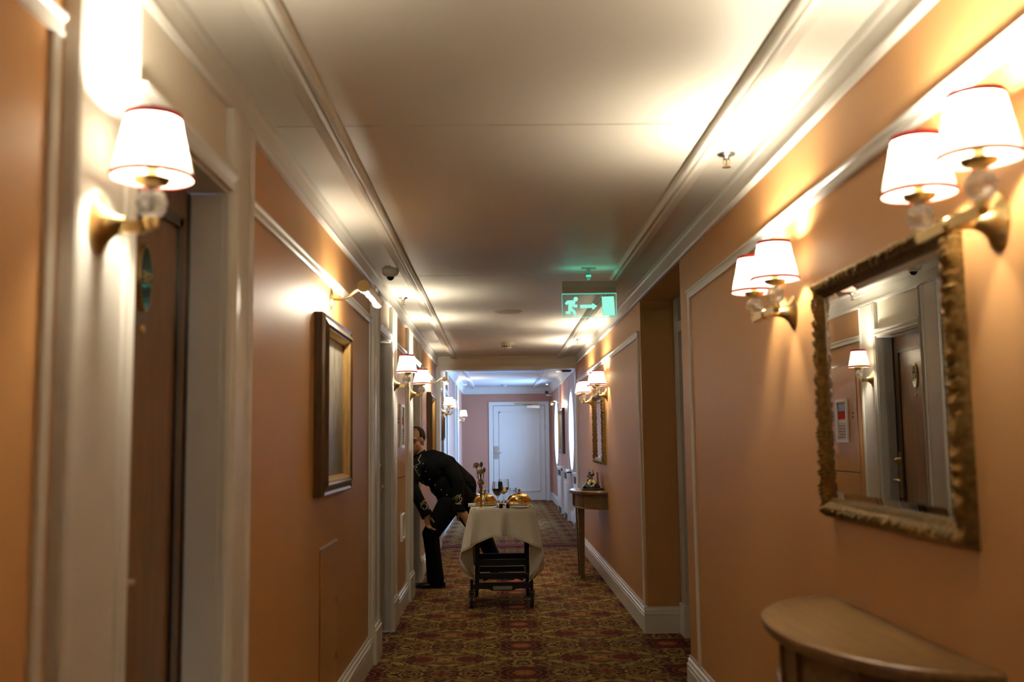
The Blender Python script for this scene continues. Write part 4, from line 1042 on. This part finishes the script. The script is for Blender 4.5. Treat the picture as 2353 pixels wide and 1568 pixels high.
    # hands
    def hand(w, d, pn, side, curl, L=1.0):
        d = d.normalized(); pn = (pn - d*pn.dot(d)).normalized(); s_ = d.cross(pn)*side          # s_ towards the thumb
        b.caps_tube(w - d*.02, w + d*.025, .027, .026)
        R_ = Matrix((s_, pn, d)).transposed()
        pc = w + d*.060; b.ell(pc, (.040, .017, .050), R_, 16, 10); b.ell(pc + d*.026, (.038, .014, .022), R_, 14, 8)
        for k, (o, ln_) in enumerate(((.029, .072), (.010, .080), (-.010, .074), (-.028, .058))):
            p = pc + d*.040 + s_*o; q = p; a = 0; r = .0095
            for j, fr in enumerate((.45, .32, .25)):
                a += curl*(1 + .12*k)*(1.0, 1.1, .8)[j]
                dd = d*cos(a) + pn*sin(a) + s_*o*.8*(1 - j*.5); q = p + dd.normalized()*ln_*fr*L
                b.caps_tube(p, q, r, r*.92, 10); p = q; r *= .92
        p = w + d*.035 + s_*.034; q = p + (d*.6 + s_*.65 + pn*.35).normalized()*.036; t_ = q + (d*.95 + s_*.1 + pn*.5).normalized()*.030
        b.caps_tube(p, q, .0135, .011, 10); b.caps_tube(q, t_, .011, .009, 10)
    hand(wr + W_((.012, -.004, -.025)), W_((.17, -.05, -.98)), W_((.75, -.35, .1)), -1, .42)
    hand(wl + W_((.010, -.002, -.020)), W_((.52, -.10, -.84)), W_((-.15, .95, -.1)), -1, .22)
    return b, dict(neck=neck, chest=chest, mid=mid, pel=pel, TR=TR, wr=wr, er=er, wl=wl, el=el_, aR=aR, aL=aL, kR=kR, kL=kL)
bm0, J = body()
raw = bm0.build('person_raw', MAT['cloth_black'])
md = raw.modifiers.new('r', 'REMESH'); md.mode = 'VOXEL'; md.voxel_size = .0055; md.use_smooth_shade = True
sm = raw.modifiers.new('s', 'SMOOTH'); sm.factor = .5; sm.iterations = 3
dg = bpy.context.evaluated_depsgraph_get()
me = bpy.data.meshes.new_from_object(raw.evaluated_get(dg))
bpy.data.objects.remove(raw)
me.name = 'person'
for v_ in me.vertices: v_.co -= PO
me.materials.clear(); me.materials.append(MAT['cloth_black']); me.materials.append(MAT['skin'])
wrd = (J['wr'] - J['er']).normalized(); wld = (J['wl'] - J['el']).normalized(); ncp = J['neck'].lerp(H(0, -.03, -.075), .38); ncd = (H(0, -.03, -.075) - J['neck']).normalized()
def ishand(c, w, d, hd):
    if (c - w).dot(d) < .050: return False
    hd = hd.normalized(); t_ = (c - w).dot(hd); return -.02 < t_ < .235 and (c - w - hd*t_).length < .034 + .40*max(0, t_) and (c - w - hd*t_).length < .090 and c.y < 8.846
for p in me.polygons:
    c = p.center + PO; p.use_smooth = True
    skin = ishand(c, J['wr'], wrd, W_((.17, -.05, -.98))) or ishand(c, J['wl'], wld, W_((.52, -.10, -.84))) or ((c - ncp).dot(ncd) > 0 and (c - HC).length < .20)
    p.material_index = 1 if skin else 0
pe = bpy.data.objects.new('person', me); col.objects.link(pe); pe.location = PO
tag(pe, 'waiter in a black double-breasted uniform, bending to hide behind a door casing', 'person')
def on_person(mb, name, mat, smooth=60): return mb.build(name, mat, pe, PO, smooth)
# hair: shell over the cranium, open at the face
hm = MBO(); nu, nv = 40, 22; vs = []; fs = []; keep = {}
for j in range(nv + 1):
    t = pi*j/nv
    for i in range(nu):
        a = 2*pi*i/nu; x, y, z = sin(t)*cos(a), sin(t)*sin(a), cos(t)
        wob = 1 + .012*sin(a*14)
        vs.append(H(.0815*x*wob, -.020 + .1015*y*wob, .031 + .0945*z*wob)); keep[j*nu+i] = (x, y, z)
for j in range(nv):
    for i in range(nu):
        q = (j*nu+i, j*nu+(i+1) % nu, (j+1)*nu+(i+1) % nu, (j+1)*nu+i); x = sum(keep[k][0] for k in q)/4; y = sum(keep[k][1] for k in q)/4; z = sum(keep[k][2] for k in q)/4
        lim = .22 + .40*abs(x) if z > .2 else (.10 if z > -.15 else -.25)      # hairline
        if y < lim and z > -.62: fs.append(q)
hm.add(vs, fs); ho = on_person(hm, 'hair', MAT['hair'], 180)
so = ho.modifiers.new('t', 'SOLIDIFY'); so.thickness = .006
for sx in (-1, 1):
    on_person(MB().ell(H(sx*.031, .074, .004), (.0130, .010, .0065), HR, 14, 8), 'eye', MAT['eye'], 180)
    on_person(MB().ell(H(sx*.031, .0825, .004), (.0062, .004, .0062), HR, 12, 8), 'iris', MAT['iris'], 180)
    on_person(MB().tube([H(sx*.014, .088, .022), H(sx*.030, .087, .028), H(sx*.046, .076, .022)], [.003, .004, .002], 6), 'eyebrow', MAT['hair'], 180)
on_person(MB().tube([H(-.02, .089, -.050), H(0, .094, -.047), H(.02, .089, -.050)], [.003, .005, .003], 6), 'moustache', MAT['hair'], 180)
# stand collar with braid
cz = ncd; cxv = cz.cross(W_((0, 0, 1))).normalized(); cyv = cz.cross(cxv)
ring = [ncp - cz*.008 + (cxv*cos(2*pi*k/28) + cyv*sin(2*pi*k/28))*.063 for k in range(28)]
cm2 = MBO(); cm2.add([tuple(p - cz*.022) for p in ring] + [tuple(p + cz*.016) for p in ring], [(k, (k+1) % 28, 28+(k+1) % 28, 28+k) for k in range(28)])
on_person(cm2, 'stand_collar', MAT['cloth_black'])
on_person(MB().tube([p + cz*.016 for p in ring] + [ring[0] + cz*.016], .0028, 6), 'collar_braid', MAT['embroidery'])
# front edge braid and two rows of buttons, laid on the chest by casting rays from the camera side
from mathutils.bvhtree import BVHTree
bv = BVHTree.FromPolygons([v_.co + PO for v_ in me.vertices], [tuple(p.vertices) for p in me.polygons])
CAMP = Vector((0, 0, 1.27)); CR = Matrix(CAM_R)
def onbody(px, py):
    d = (CR @ Vector(((px - 1176.5)/2287.64, -(py - 784)/2287.64, -1))).normalized()
    h = bv.ray_cast(CAMP, d); return h
def braid(pts, name, r=.0022):
    P_ = [onbody(*p) for p in pts]; P_ = [h[0] + h[1]*.0012 for h in P_ if h[0]]
    if len(P_) > 1: on_person(MB().tube(P_, r, 6), name, MAT['embroidery'])
def lerp_path(pts, n=8):
    out = []
    for a, b in zip(pts, pts[1:]):
        out += [(a[0] + (b[0]-a[0])*k/n, a[1] + (b[1]-a[1])*k/n) for k in range(n)]
    return out + [pts[-1]]
def smooth_path(p, n=6):
    q = [p[0]] + list(p) + [p[-1]]; out = []
    for i in range(1, len(q)-2):
        for k in range(n):
            t = k/n; out.append(tuple(.5*((2*q[i][c]) + (-q[i-1][c] + q[i+1][c])*t + (2*q[i-1][c] - 5*q[i][c] + 4*q[i+1][c] - q[i+2][c])*t*t + (-q[i-1][c] + 3*q[i][c] - 3*q[i+1][c] + q[i+2][c])*t**3) for c in (0, 1)))
    return out + [p[-1]]
braid(lerp_path([(951, 1072), (963, 1097), (978, 1118), (1000, 1140)]), 'front_braid')
braid(lerp_path([(949, 1073), (964, 1066)]), 'front_braid')
for (px, py) in ((972, 1066), (978, 1084), (987, 1102), (1000, 1115), (1014, 1126), (1027, 1138), (957, 1074), (964, 1092), (972, 1108), (985, 1121), (997, 1133)):
    h = onbody(px, py)
    if h[0]: on_person(MB().ell(h[0], (.0062, .0062, .0062), None, 10, 6), 'button', MAT['steel'])
for strokes in ([[(1045,1148),(1049,1141),(1054,1138)], [(1048,1153),(1051,1145),(1056,1140),(1059,1137)], [(1052,1157),(1058,1154),(1061,1147),(1058,1143),(1055,1147),(1057,1151)], [(1047,1157),(1053,1159),(1060,1158)], [(1040,1149),(1043,1143)]],
                [[(966,1160),(970,1155),(976,1153),(981,1156)], [(968,1168),(968,1162),(973,1158),(979,1160),(981,1166),(978,1171),(973,1171),(972,1167)], [(972,1151),(978,1150),(983,1154)], [(983,1160),(986,1166),(984,1171)]]):
    for st in strokes: braid(smooth_path(st), 'cuff_embroidery', .0044)
braid(lerp_path([(972, 1036), (966, 1048), (961, 1058), (966, 1065)]), 'collar_chain', .0038)
for w_, d_ in ((J['wr'], wrd), (J['wl'], wld)):
    a_ = d_.cross(W_((0, 1, 0))).normalized(); b_ = d_.cross(a_)
    cf_ = MBO(); n = 24; pr_ = [(.050, .018), (.0525, .020), (.0525, .056), (.050, .058), (.040, .058), (.040, .05)]
    cf_.add([tuple(w_ + d_*z + (a_*cos(2*pi*k/n) + b_*sin(2*pi*k/n))*r) for k in range(n) for r, z in pr_], [(k*6+j, ((k+1) % n)*6+j, ((k+1) % n)*6+j+1, k*6+j+1) for k in range(n) for j in range(5)])
    on_person(cf_, 'cuff', MAT['cloth_black'])
# shoes
def shoe(c, d):
    d = Vector(d).normalized(); s_ = Vector((-d.y, d.x, 0)); R_ = Matrix((s_, d, Vector((0, 0, 1)))).transposed()
    mb = MB(); n = 14; st = [(-.085, .030, .060), (-.06, .036, .072), (-.02, .036, .080), (.03, .037, .066), (.08, .043, .048), (.13, .042, .040), (.165, .030, .032), (.182, .012, .020)]; vs = []
    for (y, w_, h_) in st:
        for k in range(n):
            a = 2*pi*k/n; x = w_*cos(a); z = h_*.5 + h_*.5*sin(a)
            vs.append(tuple(Vector(c) + R_ @ Vector((x, y, max(z, .004) + .004))))
    fs = [(i*n+k, i*n+(k+1) % n, (i+1)*n+(k+1) % n, (i+1)*n+k) for i in range(len(st)-1) for k in range(n)] + [tuple(range(n))[::-1], tuple(range((len(st)-1)*n, len(st)*n))]
    mb.add(vs, fs); o = on_person(mb, 'shoe', MAT['shoe'], 60)
    so = MB(); so.prism([(x*1.04, y) for x, y in ((-.03, -.087), (.03, -.087), (.037, -.03), (.038, .03), (.045, .09), (.040, .14), (.022, .180), (-.022, .180), (-.040, .14), (-.045, .09), (-.038, .03), (-.037, -.03))],
        lambda p, q, t: tuple(Vector(c) + R_ @ Vector((p, q, t))), 0, .010).build('sole', MAT['shoe'], o, PO)
shoe((-.575, 9.00, 0), (-1, -.12, 0)); shoe((-.02, 9.53, 0), (.75, -.66, 0))
